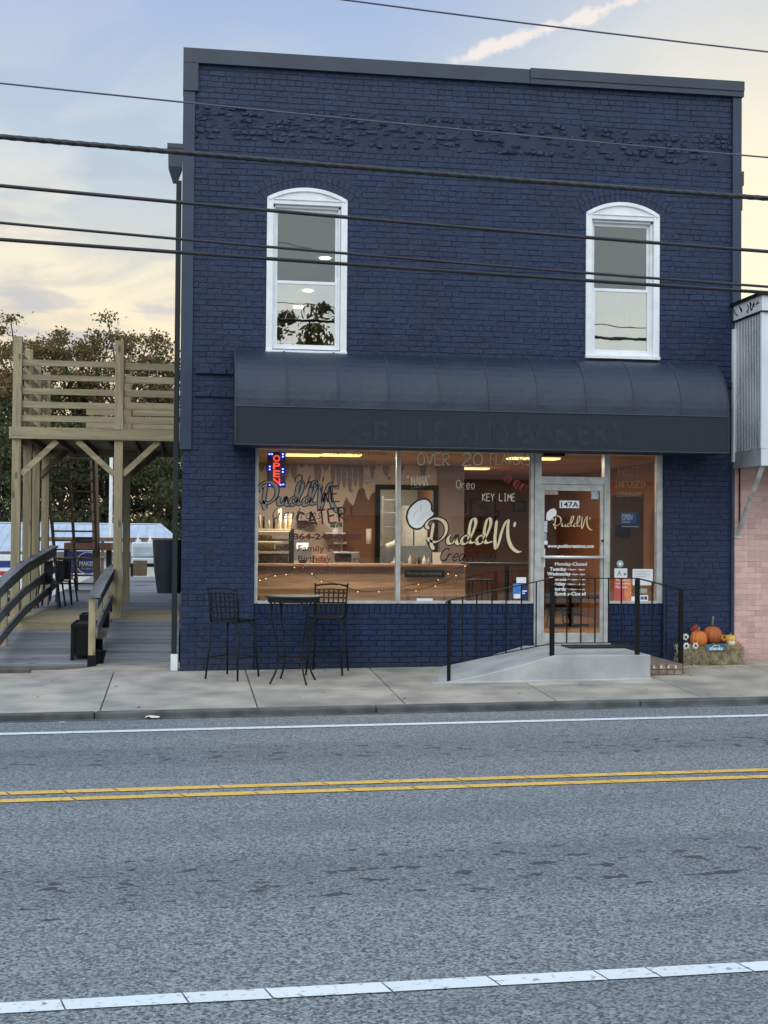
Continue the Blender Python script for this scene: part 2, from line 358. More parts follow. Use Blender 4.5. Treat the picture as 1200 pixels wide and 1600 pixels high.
def ptext(s, px0, py0, px1, py1, y, mat, parent, **k):
    x0, z1 = F(px0, py0, y); x1, z0 = F(px1, py1, y); return text(s, x0, z0, x1, z1, y, mat, parent, **k)
HAND = {  # single-stroke capitals on a 4 x 6 grid
 'A': [[(0, 0), (2, 6), (4, 0)], [(.8, 2.2), (3.3, 2.3)]], 'B': [[(0, 0), (0, 6), (2.6, 5.8), (3.2, 4.6), (2.4, 3.3), (0, 3.1)], [(2.4, 3.3), (3.8, 2), (3, .3), (0, 0)]],
 'C': [[(4, 5), (2.8, 6), (1, 5.4), (0, 3), (1, .6), (2.8, 0), (4, .9)]], 'D': [[(0, 0), (0, 6), (2.4, 5.6), (3.8, 3.4), (2.8, .8), (0, 0)]],
 'E': [[(3.6, 6), (0, 6), (0, 0), (3.8, 0)], [(0, 3.1), (3, 3.2)]], 'F': [[(3.8, 6), (0, 6), (0, 0)], [(0, 3.2), (2.8, 3.2)]], 'G': [[(3.8, 5.2), (2.5, 6), (.7, 5), (0, 3), (.8, .7), (2.6, 0), (3.9, 1.2), (3.9, 2.8), (2.4, 2.8)]],
 'H': [[(0, 0), (0, 6)], [(3.8, 0), (3.8, 6)], [(0, 3), (3.8, 3.1)]], 'I': [[(.6, 6), (3.2, 6)], [(1.9, 6), (1.9, 0)], [(.6, 0), (3.2, 0)]], 'K': [[(0, 0), (0, 6)], [(3.6, 6), (0, 2.8), (3.8, 0)]],
 'L': [[(0, 6), (0, 0), (3.6, 0)]], 'M': [[(0, 0), (.3, 6), (2, 2.4), (3.8, 6), (4.2, 0)]], 'N': [[(0, 0), (0, 6), (3.7, 0), (3.8, 6)]], 'O': [[(2, 6), (.4, 5), (0, 3), (.5, .8), (2, 0), (3.6, .9), (4, 3), (3.5, 5.2), (2, 6)]],
 'P': [[(0, 0), (0, 6), (2.8, 5.8), (3.7, 4.4), (2.8, 3), (0, 2.8)]], 'R': [[(0, 0), (0, 6), (2.8, 5.8), (3.6, 4.5), (2.6, 3.2), (0, 3), (3.8, 0)]], 'S': [[(3.6, 5.2), (2, 6), (.3, 5), (.8, 3.6), (3, 2.6), (3.8, 1.2), (2.2, 0), (0, .8)]],
 'T': [[(0, 6), (4, 6)], [(2, 6), (2, 0)]], 'U': [[(0, 6), (.1, 1.4), (1.9, 0), (3.7, 1.4), (3.8, 6)]], 'V': [[(0, 6), (2, 0), (4, 6)]], 'W': [[(0, 6), (1, 0), (2.1, 4), (3.2, 0), (4.3, 6)]], 'Y': [[(0, 6), (2, 3.2), (4, 6)], [(2, 3.2), (2, 0)]],
 '2': [[(.2, 4.6), (1.4, 6), (3.4, 5.4), (3.3, 3.6), (0, 0), (4, .1)]], '0': [[(2, 6), (.5, 5), (.1, 3), (.6, .8), (2, 0), (3.5, 1), (3.9, 3), (3.4, 5.2), (2, 6)]],
 '!': [[(1.6, 6), (1.2, 1.8)], [(1.1, .4), (1.3, 0)]], '"': [[(.6, 6), (.4, 4.8)], [(1.6, 6), (1.4, 4.8)]], ' ': [],
 'c': [[(3, 3), (1.6, 3.6), (.3, 2.2), (.8, .3), (2.2, 0), (3.4, .9)]], 'e': [[(.3, 1.6), (3, 2.2), (2.4, 3.6), (.8, 3.2), (.2, 1.4), (1.4, 0), (3.4, .8)]], 'o': [[(1.8, 3.6), (.4, 2.8), (.3, 1), (1.6, 0), (3, .9), (3, 2.8), (1.8, 3.6)]],
 'r': [[(.4, 3.6), (.5, 0)], [(.5, 2.2), (1.6, 3.5), (2.8, 3.3)]], 's': [[(2.8, 3.2), (1.2, 3.6), (.6, 2.6), (2.4, 1.4), (2.2, .2), (.2, .2)]], 'a': [[(2.8, 3.2), (1, 3.4), (.2, 1.4), (1.2, 0), (2.6, 1.4), (2.9, 3.2), (2.8, .6), (3.6, .2)]],
 't': [[(1.8, 6), (1.2, .8), (2, 0), (3, .8)], [(.3, 3.9), (3, 4.1)]], 'i': [[(1, 3.4), (.8, .6), (1.8, .2)], [(1.3, 4.8), (1.35, 5.0)]], 'n': [[(.3, 3.5), (.4, 0)], [(.4, 2.2), (1.7, 3.6), (2.6, 2.6), (2.6, .6), (3.6, .2)]]}
def hand(s, px0, py0, px1, py1, y, mat, parent, w=.012, rot=0, slant=0, name='lettering', jit=.12, label=None, adv=5.1):
    """hand-drawn line of letters whose left foot is at (px0,py1) and right foot at (px1,*)"""
    x0, z1 = F(px0, py0, y); x1, z0 = F(px1, py1, y); n = len(s); mb = MB(); kx = (x1-x0)/(n*adv-1.1); kz = (z1-z0)/6
    ca, sa = math.cos(R(rot)), math.sin(R(rot))
    for i, ch in enumerate(s):
        for st in HAND[ch]:
            pts = [((i*adv+u+random.uniform(-jit, jit)+v*slant)*kx, (v+random.uniform(-jit, jit))*kz) for u, v in st]
            pts = [(x0+u*ca-v*sa, z0+u*sa+v*ca) for u, v in pts]
            curvy = ch in 'COSGUcoersatn0' or ch in '2'
            q = [(p.x, p.y) for p in crom([(a, b) for a, b in pts], 4)] if curvy and len(pts) > 2 else pts
            if not curvy or len(pts) <= 2:
                for a, b in zip(q[:-1], q[1:]): ribbon(mb, [a, b], w, y, round_=False)
            else: ribbon(mb, q, w, y, round_=False)
    o = mb.build(name, mat); o.parent = parent
    if label: o['label'] = label
    return o

# ------------------------------------------------------------------ ground, road, sidewalk (street climbs 1% to the right)
ZR = lambda x, y=0: -.19 + .01*x
ZS = lambda x, y=0: .01*x + .040*y if y < 0 else .01*x
def asphalt():
    mt, o = newmat('asphalt'); p = N('ShaderNodeBsdfPrincipled'); L(p.outputs[0], o.inputs[0])
    t = N('ShaderNodeTexCoord'); v = N('ShaderNodeTexVoronoi'); L(t.outputs['Object'], v.inputs['Vector']); v.inputs['Scale'].default_value = 78
    n = N('ShaderNodeTexNoise'); L(t.outputs['Object'], n.inputs['Vector']); n.inputs['Scale'].default_value = 45; n.inputs['Detail'].default_value = 4; n.inputs['Roughness'].default_value = .7
    sv = N('ShaderNodeSeparateColor'); L(v.outputs['Color'], sv.inputs[0])
    base = mixc(mapr(sv.outputs[0], .0, 1, 0, 1, False), (.032, .037, .040), (.345, .37, .37))
    base = mixc(mapr(n.outputs[0], .45, .60, 0, .35), base, (.165, .172, .180))
    # worn, slightly darker wheel paths along the street
    mp = N('ShaderNodeMapping'); L(t.outputs['Object'], mp.inputs[0]); mp.inputs['Scale'].default_value = (.16, 1, 1)
    n2 = N('ShaderNodeTexNoise'); L(mp.outputs[0], n2.inputs['Vector']); n2.inputs['Scale'].default_value = 1.6; n2.inputs['Detail'].default_value = 6
    base = mixc(mapr(n2.outputs[0], .45, .7, 0, .28), base, (.085, .095, .11))
    # oil / tar spots, stretched along the street, in two bands
    sp_ = N('ShaderNodeSeparateXYZ'); L(t.outputs['Object'], sp_.inputs[0])
    mp3 = N('ShaderNodeMapping'); L(t.outputs['Object'], mp3.inputs[0]); mp3.inputs['Scale'].default_value = (1, 1.5, 1)
    n3 = N('ShaderNodeTexNoise'); L(mp3.outputs[0], n3.inputs['Vector']); n3.inputs['Scale'].default_value = 5.2; n3.inputs['Detail'].default_value = 2.5; n3.inputs['Roughness'].default_value = .62
    def band(c, w): return mapr(mth('ABSOLUTE', mth('SUBTRACT', sp_.outputs[1], c)), w, w*.2)
    bd = mth('MAXIMUM', mth('MAXIMUM', band(-9.75, .95), band(-5.5, .9)), .0)
    thr = mth('SUBTRACT', n3.outputs[0], mapr(bd, 0, 1, .205, .100, False))
    base = mixc(mapr(thr, .505, .525, 0, .85), base, (.024, .027, .032))
    base = mixc(mth('MULTIPLY', mapr(bd, 0, 1), .24), base, (.06, .066, .078))
    L(base, p.inputs['Base Color']); p.inputs['Roughness'].default_value = .8; p.inputs['Specular IOR Level'].default_value = .4
    b = N('ShaderNodeBump'); b.inputs['Strength'].default_value = .8; b.inputs['Distance'].default_value = .008; L(sv.outputs[1], b.inputs['Height']); L(b.outputs[0], p.inputs['Normal'])
    return mt
M['asphalt'] = asphalt()
M['grass'] = pm('rough_ground', (.10, .10, .06), .95, .2, .8, .6, 20, c2=(.05, .06, .03))
def sheet(name, x0, x1, y0, y1, zf, mat, nx=2, ny=2):
    mb = MB(); vs = [(x0+(x1-x0)*i/nx, y0+(y1-y0)*j/ny, 0) for j in range(ny+1) for i in range(nx+1)]
    vs = [(x, y, zf(x, y)) for x, y, _ in vs]
    mb.add(vs, [(j*(nx+1)+i, j*(nx+1)+i+1, (j+1)*(nx+1)+i+1, (j+1)*(nx+1)+i) for j in range(ny) for i in range(nx)])
    return struct(mb.build(name, mat))
def zg(x, y):
    xx = max(-60, min(60, x)); b = .01*xx - .30
    if y > 10: b -= min(1.1, (y-10)*.05)
    return b
gx = [-1500, -400, -60, -20, 0, 20, 60, 400, 1500]; gy = [-1500, -200, -40, -15, 0, 10, 20, 32, 60, 200, 1500]
mb = MB(); mb.add([(x, y, zg(x, y)) for y in gy for x in gx], [(j*9+i, j*9+i+1, (j+1)*9+i+1, (j+1)*9+i) for j in range(10) for i in range(8)])
struct(mb.build('ground', M['grass']))
sheet('road', -60, 60, -16.2, -2.78, ZR, M['asphalt'])
# far side pavement, behind the photographer
sheet('far_sidewalk', -60, 60, -22, -16.2, lambda x, y: ZR(x)+.12, M['concrete'])
def stripe(name, y0, y1, seg, gap, mat, slant=.02):
    mb = MB(); x = -24.0
    while x < 30:
        l = seg*random.uniform(.55, 1.5) if seg else 60
        e = min(x+l, 30); j = lambda: random.uniform(-.004, .004)
        mb.add([(x, y0+j(), ZR(x)+.006), (e-gap, y0+j(), ZR(e)+.006), (e-gap-slant, y1+j(), ZR(e)+.006), (x-slant, y1+j(), ZR(x)+.006)], [(0, 1, 2, 3)])
        x = e
    return struct(mb.build(name, mat))
stripe('lane_marking', -4.0, -3.86, 3.2, .004, M['line_white'])
stripe('lane_marking', -7.07, -6.95, .55, .014, M['line_yellow'], .05)
stripe('lane_marking', -7.36, -7.24, .55, .014, M['line_yellow'], .05)
stripe('lane_marking', -11.76, -11.635, .42, .008, M['line_white'], .03)
# sidewalk slabs
mb = MB(); joints = [-60, -30, -14, -7.6, -5.9, -4.2, -2.52, -.85, .85, 2.5, 4.25, 6.0, 7.7, 9.4, 11.1, 20, 40, 60]
g = .007
for a, b in zip(joints[:-1], joints[1:]):
    for y0, y1 in ((-2.86, -1.72), (-1.72, .10)):
        if b < -.84 and y1 > 0: y1 = .10 if b > -2 else -.08-(.10 if b < -4 else 0)
        xa, xb = a+g, b-g
        if y1 > 0 and a >= -.86: y1 = .0
        mb.slab([(xa, y0+g), (xb, y0+g), (xb, y1-g), (xa, y1-g)], ZS, lambda x, y: ZS(x, y)-.12)
struct(mb.build('sidewalk', M['concrete'], bevel=.006))
mb = MB(); mb.slab([(-60, -2.86), (60, -2.86), (60, .3), (-60, .3)], lambda x, y: ZS(x, y)-.022, lambda x, y: ZS(x, y)-.2); struct(mb.build('sidewalk_bed', M['kerb']))
mb = MB()
for i in range(-20, 20):
    xa = i*3.05-.9; mb.slab([(xa+.006, -3.02), (xa+3.044, -3.02), (xa+3.044, -2.868), (xa+.006, -2.868)], lambda x, y: ZS(x, -2.86)-.004, lambda x, y: ZS(x, -2.86)-.3)
struct(mb.build('kerb', M['kerb'], bevel=.018))
mb = MB()                                                      # gutter grime along the kerb foot
mb.slab([(-60, -3.12), (60, -3.12), (60, -3.021), (-60, -3.021)], lambda x, y: ZR(x)+.006, lambda x, y: ZR(x)-.05)
struct(mb.build('gutter', M['kerb']))

# ------------------------------------------------------------------ the navy brick building
B = thing('storefront_building', 'two storey navy painted brick shop building with arched white windows and a dark awning', 'building', (3.8, 0, 0))
ROW = .0762; BL = .203
WX0, WX1 = 0.0, 7.6
# openings: upper windows (arched), shop front
def win_rect(cx_, half, z0, zs, rise): return dict(cx=cx_, h=half, z0=z0, zs=zs, rise=rise)
w1a, w1z0 = F(415, 548); w1b, _ = F(541, 549); w2a, w2z0 = F(914, 556); w2b, _ = F(1029, 558)
UW = [win_rect((w1a+w1b)/2, (w1b-w1a)/2, w1z0, F(417, 308)[1], 0), win_rect((w2a+w2b)/2, (w2b-w2a)/2, w2z0, F(917, 332)[1], 0)]
for u, top in zip(UW, (F(478, 294)[1], F(972, 316.5)[1])):
    u['top'] = top; rise = top-u['zs']; u['r'] = (u['h']**2+rise**2)/(2*rise); u['cz'] = top-u['r']; u['rise'] = rise
SF = (F(403, 800)[0]-.04, F(1037, 800)[0], 2.98)          # shopfront opening x0,x1,head
RING = .22
def holes(z):
    out = []
    for u in UW:
        if u['z0'] < z < u['zs']: out.append((u['cx']-u['h'], u['cx']+u['h']))
        ro = u['r']+RING; dz_ = z-u['cz']
        if z >= u['zs'] and dz_ < ro: 
            a = math.sqrt(max(0, ro*ro-dz_*dz_)); lim = u['h']+RING*.72
            out.append((u['cx']-min(a, lim), u['cx']+min(a, lim)))
    if z < SF[2]: out.append((SF[0], SF[1]))
    return out
wall = MB()
z = 0; k = 0
while z < 8.0:
    z1 = min(z+ROW, 8.02); zm = (z+z1)/2
    rough = 7.0 < z < 7.42
    x = WX0 - (BL/2 if k % 2 else 0) - (0 if not rough else 0)
    segs = []
    hs = sorted(holes(zm)); cur = WX0
    for a, b in hs:
        segs.append((cur, a)); cur = b
    segs.append((cur, WX1))
    while x < WX1:
        l = (BL if not rough else random.choice((.10, .10, .14, .07))) if k % 6 else .1015
        l *= random.uniform(.92, 1.08)
        for a, b in segs:
            xa, xb = max(x, a), min(x+l, b)
            if xb-xa < .025: continue
            gp = random.choice((.0015, .003, .0045, .006)); y = -.012+random.uniform(-.0035, .003); wv = .004*math.sin(x*1.7+k*.13)+.003*math.sin(x*4.1+k*.7)
            zz0, zz1 = z+random.uniform(.002, .006)+wv, z1-random.uniform(.002, .006)+wv
            if rough:
                y += random.uniform(-.020, .014); zz0 += random.uniform(-.004, .018); zz1 -= random.uniform(-.004, .018)
                if random.random() < .05: continue
            elif random.random() < .012: y += random.choice((-.006, .008))
            wall.brick(xa+gp, xb-gp, y, .03, zz0, zz1, .004 if not rough else .010, 1.3 if not rough else 7)
        x += l
    z = z1; k += 1
# corbelled course beside the awning at the old sign band
for z0, z1, p in ((3.90, 3.975, .05), (3.60, 3.66, .03)):
    for a, b in ((.16, F(366, 600)[0]), (F(1140, 600)[0]-.02, 7.58)):
        x = a
        while x < b: wall.brick(x, min(x+.2, b), -.012-p, .0, z0, z1, .006); x += .206
# arch rings: two rings of headers on edge
for u in UW:
    half = math.asin(min(1, u['h']/u['r']))
    for ri in (0, 1):
        r0 = u['r']+.006+ri*.107; r1 = r0+.101; nb = int(2*(half*1.0)*r0/.066)
        h2 = half + (.04+.05*ri)
        for i in range(nb):
            a0 = -h2+2*h2*(i+.07)/nb; a1 = -h2+2*h2*(i+.93)/nb; yf = -.014+random.uniform(-.002, .002)
            P = [(u['cx']+r*math.sin(a), y, u['cz']+r*math.cos(a)) for y in (yf, .03) for r, a in ((r0, a0), (r0, a1), (r1, a1), (r1, a0))]
            wall.add(P, [(0, 1, 2, 3), (4, 7, 6, 5), (0, 4, 5, 1), (1, 5, 6, 2), (2, 6, 7, 3), (3, 7, 4, 0)])
part('wall', wall, M['brick'], B)
# mortar core with the openings left out
core = MB()
xs = sorted({WX0+.002, WX1-.002, SF[0], SF[1], *[v for u in UW for v in (u['cx']-u['h'], u['cx']+u['h'])]})
def corebox(x0, x1, z0, z1): core.box(x0, x1, -.0055, .24, z0, z1)
corebox(xs[0], SF[0], -.05, SF[2]); corebox(SF[1], xs[-1], -.05, SF[2])
corebox(xs[0], xs[-1], SF[2], UW[0]['z0']-.0)
for a, b in ((xs[0], UW[0]['cx']-UW[0]['h']), (UW[0]['cx']+UW[0]['h'], UW[1]['cx']-UW[1]['h']), (UW[1]['cx']+UW[1]['h'], xs[-1])): corebox(a, b, UW[0]['z0'], UW[0]['zs'])
for u in UW:
    seg = [(u['cx']+u['r']*math.sin(t), u['cz']+u['r']*math.cos(t)) for t in [math.asin(u['h']/u['r'])*(-1+2*i/16) for i in range(17)]]
    zt = 6.60
    lo = u['zs']
    core.prism([(u['cx']-u['h'], zt)] + seg + [(u['cx']+u['h'], zt)], -.0055, .24)
    if u['z0'] > UW[0]['z0']: corebox(u['cx']-u['h'], u['cx']+u['h'], UW[0]['z0'], u['z0'])
zt = 6.60
for a, b in ((xs[0], UW[0]['cx']-UW[0]['h']), (UW[0]['cx']+UW[0]['h'], UW[1]['cx']-UW[1]['h']), (UW[1]['cx']+UW[1]['h'], xs[-1])): corebox(a, b, UW[0]['zs'], zt)
corebox(xs[0], xs[-1], zt, 8.02)
M['mortar'] = pm('painted_mortar', (.0115, .023, .060), .7, .2, 8, .5, 60)
part('mortar', core, M['mortar'], B)
# bulkhead brickwork under the shop windows, set back
dx0, dx1 = F(843, 900, .06)[0], F(953, 900, .06)[0]
bulk = MB(); SILL = F(500, 943)[1]
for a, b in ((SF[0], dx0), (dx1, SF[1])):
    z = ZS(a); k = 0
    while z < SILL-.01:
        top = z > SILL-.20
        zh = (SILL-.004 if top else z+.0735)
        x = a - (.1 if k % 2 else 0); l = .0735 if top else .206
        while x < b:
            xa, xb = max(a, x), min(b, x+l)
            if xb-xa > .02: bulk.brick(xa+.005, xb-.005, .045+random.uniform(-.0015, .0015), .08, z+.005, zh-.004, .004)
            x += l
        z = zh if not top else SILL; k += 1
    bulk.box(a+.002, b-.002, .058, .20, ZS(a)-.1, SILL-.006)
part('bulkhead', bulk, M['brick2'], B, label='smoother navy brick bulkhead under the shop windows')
# side and back walls, roof, parapet coping and corner trims
sw = MB(); sw.box(.002, .2, .242, 14, -.6, 7.9); part('side_wall', sw, M['brick'], B)
sw = MB(); sw.box(7.4, 7.598, .242, 14, -.6, 7.9); part('side_wall', sw, M['brick'], B)
sw = MB(); sw.box(.2, 7.4, 13.8, 14, -.6, 7.8); part('back_wall', sw, M['brick'], B)
sw = MB(); sw.box(.2, 7.4, .242, 13.8, 7.2, 7.3); part('roof', sw, M['trim'], B)
cp = MB(); cp.box(-.04, F(826, 110)[0], -.075, .26, 7.99, 8.185); cp.box(F(826, 110)[0]+.003, 7.735, -.085, .26, 7.985, 8.195)
cp.box(F(826, 110)[0]+.003, 7.735, -.100, -.0855, 8.06, 8.197)
cp.box(-.04, .157, -.071, .20, 7.62, 7.989)
for i in range(8): 
    xx = 5.1+i*.33; cp.lathe([(.006, 0), (.006, .003)], (xx, -.101, 8.12), 6)
part('coping', cp, M['trim'], B, bevel=.004)
ct = MB(); ct.box(-.036, .118, -.05, .12, 2.9, 7.619); part('corner_trim', ct, M['trimblue'], B, bevel=.004)
ct = MB(); ct.box(7.585, 7.715, -.055, .12, 4.3, 7.984); ct.box(7.585, 7.63, -.05, .1, 0.1, 4.3); part('corner_trim', ct, M['trimblue'], B, bevel=.004)
ct = MB(); ct.box(7.716, 7.76, -.03, .2, 6.75, 6.95); ct.box(7.716, 7.74, -.03, .1, 6.4, 6.75); part('parapet_bracket', ct, M['trim'], B)
# leader head and downspout
ds = MB(); ds.box(-.115, -.045, .02, .10, .22, 6.45); o = part('downspout', ds, pm('dark_green_downspout', (.004, .008, .010), .6, .2, 3), B, bevel=.008)
ds = MB(); ds.box(-.122, -.03, .012, .108, .0, .22); sub('downspout_shoe', ds, M['white'], o, bevel=.006, label='white lower end of the downspout').matrix_parent_inverse = Matrix()
lh = MB()
lh.add([(x, y, z) for z, s_ in ((6.92, 1.12), (6.86, 1.12), (6.855, 1), (6.62, .95), (6.42, .30)) for x, y in ((-.13-.095*s_, .06-.09*s_), (-.13+.095*s_, .06-.09*s_), (-.13+.095*s_, .06+.09*s_), (-.13-.095*s_, .06+.09*s_))],
       [(0, 1, 2, 3)]+[(4*i+k, 4*i+(k+1) % 4, 4*i+4+(k+1) % 4, 4*i+4+k) for i in range(4) for k in range(4)]+[(16, 19, 18, 17)])
part('rain_head', lh, M['trim'], B)

# upper windows
for wi, u in enumerate(UW):
    cx_, h, z0, zs = u['cx'], u['h'], u['z0'], u['zs']
    half = math.asin(h/u['r'])
    fr = MB()
    # outer casing with arched head
    arc = lambda r, n=18, hh=half: [(cx_+r*math.sin(t), u['cz']+r*math.cos(t)) for t in [hh*(-1+2*i/n) for i in range(n+1)]]
    oa = arc(u['r']-.001); jb = .085
    inn = [(cx_-h+jb, zs-.10), (cx_+h-jb, zs-.10)]
    fr.box(cx_-h+.001, cx_-h+jb, -.035, .10, z0, zs); fr.box(cx_+h-jb, cx_+h-.001, -.035, .10, z0, zs)
    # head board: from straight line zs-.10 to arc
    fr.prism([(cx_-h+.001, zs+.001)] + oa[1:-1] + [(cx_+h-.001, zs+.001)], -.020, .10)
    fr.box(cx_-h+jb, cx_+h-jb, -.022, .10, zs-.085, zs+.0005)
    # moulded arc and lower drip moulding
    for r0, r1, yy in ((u['r']-.055, u['r']-.004, -.045),):
        a = arc(r0, 18, half*.985); b = arc(r1, 18, half*.985); fr.prism(a+b[::-1], yy, -.018)
    fr.box(cx_-h+jb-.03, cx_+h-jb+.03, -.036, -.0225, zs-.03, zs-.006)
    fr.box(cx_-h-.005, cx_+h+.005, -.06, .10, z0-.035, z0+.012)
    w = part('window', fr, M['white'], B, bevel=.004)
    iL, iR, iT, iB = cx_-h+jb+.003, cx_+h-jb-.003, zs-.088, z0+.045
    mid = F(0, 0)[1]*0 + (F(478, 441)[1] if wi == 0 else F(970, 453)[1])
    sl_ = MB(); sl_.box(iL, iR, .02, .095, z0+.0125, iB); sl_.box(iL, iL+.028, .03, .12, iB, iT); sl_.box(iR-.028, iR, .03, .12, iB, iT); sl_.box(iL, iR, .03, .12, iT-.03, iT)
    sub('inner_frame', sl_, M['white'], w, bevel=.003)
    a, b = iL+.0285, iR-.0285
    s1_ = MB(); st = .035
    s1_.box(a, a+st, .085, .115, mid, iT-.03); s1_.box(b-st, b, .085, .115, mid, iT-.03); s1_.box(a+st, b-st, .085, .115, iT-.075, iT-.03); s1_.box(a+st, b-st, .085, .115, mid, mid+.03)
    sub('upper_sash', s1_, M['white'], w, bevel=.003)
    s1_ = MB(); s1_.box(a, a+st, .045, .08, iB, mid+.02); s1_.box(b-st, b, .045, .08, iB, mid+.02); s1_.box(a+st, b-st, .045, .08, mid-.02, mid+.02); s1_.box(a+st, b-st, .045, .08, iB, iB+.055)
    sub('lower_sash', s1_, M['white'], w, bevel=.003)
    g1 = MB(); g1.box(a+st, b-st, .098, .102, mid+.03, iT-.075); sub('upper_pane', g1, M['upglass'], w)
    g1 = MB(); g1.box(a+st, b-st, .060, .064, iB+.055, mid-.02); sub('lower_pane', g1, M['lowglass'], w)
# upper room
ur = MB(); ur.box(.21, 7.39, 13, 13.1, 3.2, 7.1); part('upper_room_wall', ur, pm('grey_room_wall', (.35, .36, .36), .8), B)
ur = MB(); ur.box(.21, 7.39, .25, 12.99, 6.62, 6.7); part('upper_room_ceiling', ur, pm('white_ceiling', (.42, .43, .43), .8), B)
ur = MB(); ur.box(.21, 7.39, .25, 12.99, 3.10, 3.2); part('upper_room_floor', ur, pm('room_floor', (.2, .15, .1), .8), B)
for px, py in ((508, 403), (481, 454), (466, 480), (950, 432)):
    v = _f + _r2*((px-600)/FPX) + _u2*((800-py)/FPX); t = (6.615-CAM.z)/v.z; q = CAM+v*t
    if q.y > 12.8: q.y = 12.5
    lp = MB(); lp.lathe([(.10, -.006), (.10, .0)], (q.x, q.y, 6.612), 16); part('recessed_light', lp, emit('recessed_lamp_glow', (1, .9, .75), 40), B)

u = UW[1]; mb = MB(); xs3 = [u['cx']-u['h']+.1+(2*u['h']-.2)*i/60 for i in range(61)]
cu_ = [(x, .30+.035*math.sin(i*.9)+.012*math.sin(i*2.3)) for i, x in enumerate(xs3)]; n = len(cu_)
mb.add([(x, y, u['z0']-.1) for x, y in cu_]+[(x, y, u['z0']+1.0) for x, y in cu_], [(i, i+1, n+i+1, n+i) for i in range(n-1)])
part('curtain', mb, pm('cream_curtain', (.62, .56, .40), .8, .05, 3), B, smooth=True)
# ------------------------------------------------------------------ awning
A = None
ax0, _ = F(367, 690, -.74); ax1, _ = F(1139, 700, -.74)
zb = F(367, 694, -.74)[1]; zf_ = F(367, 634, -.74)[1]; PJ = .74; RZ = .80
def prof(inner=0):
    P = [(-PJ+inner, zb), (-PJ+inner, zf_)]
    for i in range(1, 13):
        t = i/12*math.pi/2; P.append((-PJ*math.cos(t)*1.0+inner*math.cos(t), zf_+(RZ-inner)*math.sin(t)))
    P[-1] = (-.026, P[-1][1]); return P
aw = MB(); o_ = prof(); n = len(o_); nb = 10
seg = [(ax0+(ax1-ax0)*i/nb) for i in range(nb+1)]
sub_ = 6; xs_ = [seg[i]+(seg[i+1]-seg[i])*j/sub_ for i in range(nb) for j in range(sub_)]+[ax1]
vs = []; 
for ii, x in enumerate(xs_):
    f_ = (ii % sub_)/sub_; sag = .018*math.sin(math.pi*f_)
    for j, (y, z) in enumerate(o_):
        s_ = sag*math.sin(math.pi*min(1, max(0, (j-1)/(n-2)))) if j > 0 else 0
        t = max(0, (j-1))/(n-2)*math.pi/2
        vs.append((x, y+s_*math.cos(t), z-s_*math.sin(t)))
fs = []
for i in range(len(xs_)-1):
    for j in range(1, n-1): fs.append((i*n+j, i*n+j+1, (i+1)*n+j+1, (i+1)*n+j))
aw.add(vs, fs)
for x in (ax0, ax1):                 # closed ends
    aw.add([(x, y, z) for y, z in o_]+[(x, -.026, zb)], [tuple(range(n+1))])
A = part('awning', aw, M['fabric'], B, smooth=False, label='dark navy quarter round fabric awning with straight valance')
va = MB(); va.box(ax0, ax1, -PJ-.002, -PJ+.004, zb, zf_-.004); va.box(ax0+.01, ax1-.01, -PJ+.004, -.03, zb+.001, zb+.012); sub('valance', va, M['valance'], A)
se = MB()
for x in seg[1:-1]: se.tube([(x, y-.002, z+.002) for y, z in o_[1:]], .010, 6)
se.tube([(ax0+.004, y-.002, z+.002) for y, z in o_], .010, 6); se.tube([(ax1-.004, y-.002, z+.002) for y, z in o_], .010, 6); se.tube([(ax0, -PJ-.004, zf_), (ax1, -PJ-.004, zf_)], .008, 6); se.tube([(ax0, -PJ-.004, zb), (ax1, -PJ-.004, zb)], .008, 6)
sub('awning_seam', se, pm('awning_piping', (.026, .038, .056), .55, .1, 4), A)
def gx_(px, py): return F(px, py, -PJ-.004)
for s_, a, b in (('GRILLE', 545, 700), ('AND', 715, 795), ('BAKERY', 808, 985)):
    x0, z1 = gx_(a, 655); x1, z0 = gx_(b, 697); text(s_, x0, z0, x1, z1, -PJ-.0045, M['ghost'], A, name='ghost_lettering', bold=.03)

# ------------------------------------------------------------------ shopfront frames, panes and door
GY = .085
def rectpx(px0, py0, px1, py1, Y): x0, z1 = F(px0, py0, Y); x1, z0 = F(px1, py1, Y); return x0, x1, z0, z1
X = {k: F(v, 850, .04)[0] for k, v in dict(l0=397, l1=403, m0=619, m1=625.5, d0=829, d1=834, j0=834.5, j1=845, k0=943, k1=953, r0=1026, r1=1035).items()}
HEAD = 2.98
def shopwin(x0, x1, fl, frr, label):
    f = MB(); f.box(x0, x0+fl, .03, .13, SILL, HEAD); f.box(x1-frr, x1, .03, .13, SILL, HEAD); f.box(x0+fl, x1-frr, .035, .125, HEAD-.05, HEAD); f.box(x0+fl, x1-frr, .025, .135, SILL-.004, SILL+.032)
    w = part('shop_window', f, M['alu'], B, bevel=.003, label=label)
    g1 = MB(); g1.box(x0+fl, x1-frr, GY-.003, GY+.003, SILL+.032, HEAD-.05); sub('pane', g1, M['glass'], w); return w
S1 = shopwin(X['l0'], (X['m0']+X['m1'])/2-.001, X['l1']-X['l0'], (X['m1']-X['m0'])/2, 'left shop window painted with catering lettering and a telephone number')
S2 = shopwin((X['m0']+X['m1'])/2+.001, X['d1'], (X['m1']-X['m0'])/2, X['d1']-X['d0'], 'middle shop window with cream script logo and chef hat')
S3 = shopwin(X['k1']-.035, X['r1'], .03, X['r1']-X['r0'], 'narrow shop window right of the door with notices stuck on it')
ZT0, ZT1 = F(895, 745, .04)[1], F(895, 757, .04)[1]; ZD = F(895, 1004, .04)[1]; FLOOR = ZD-.01
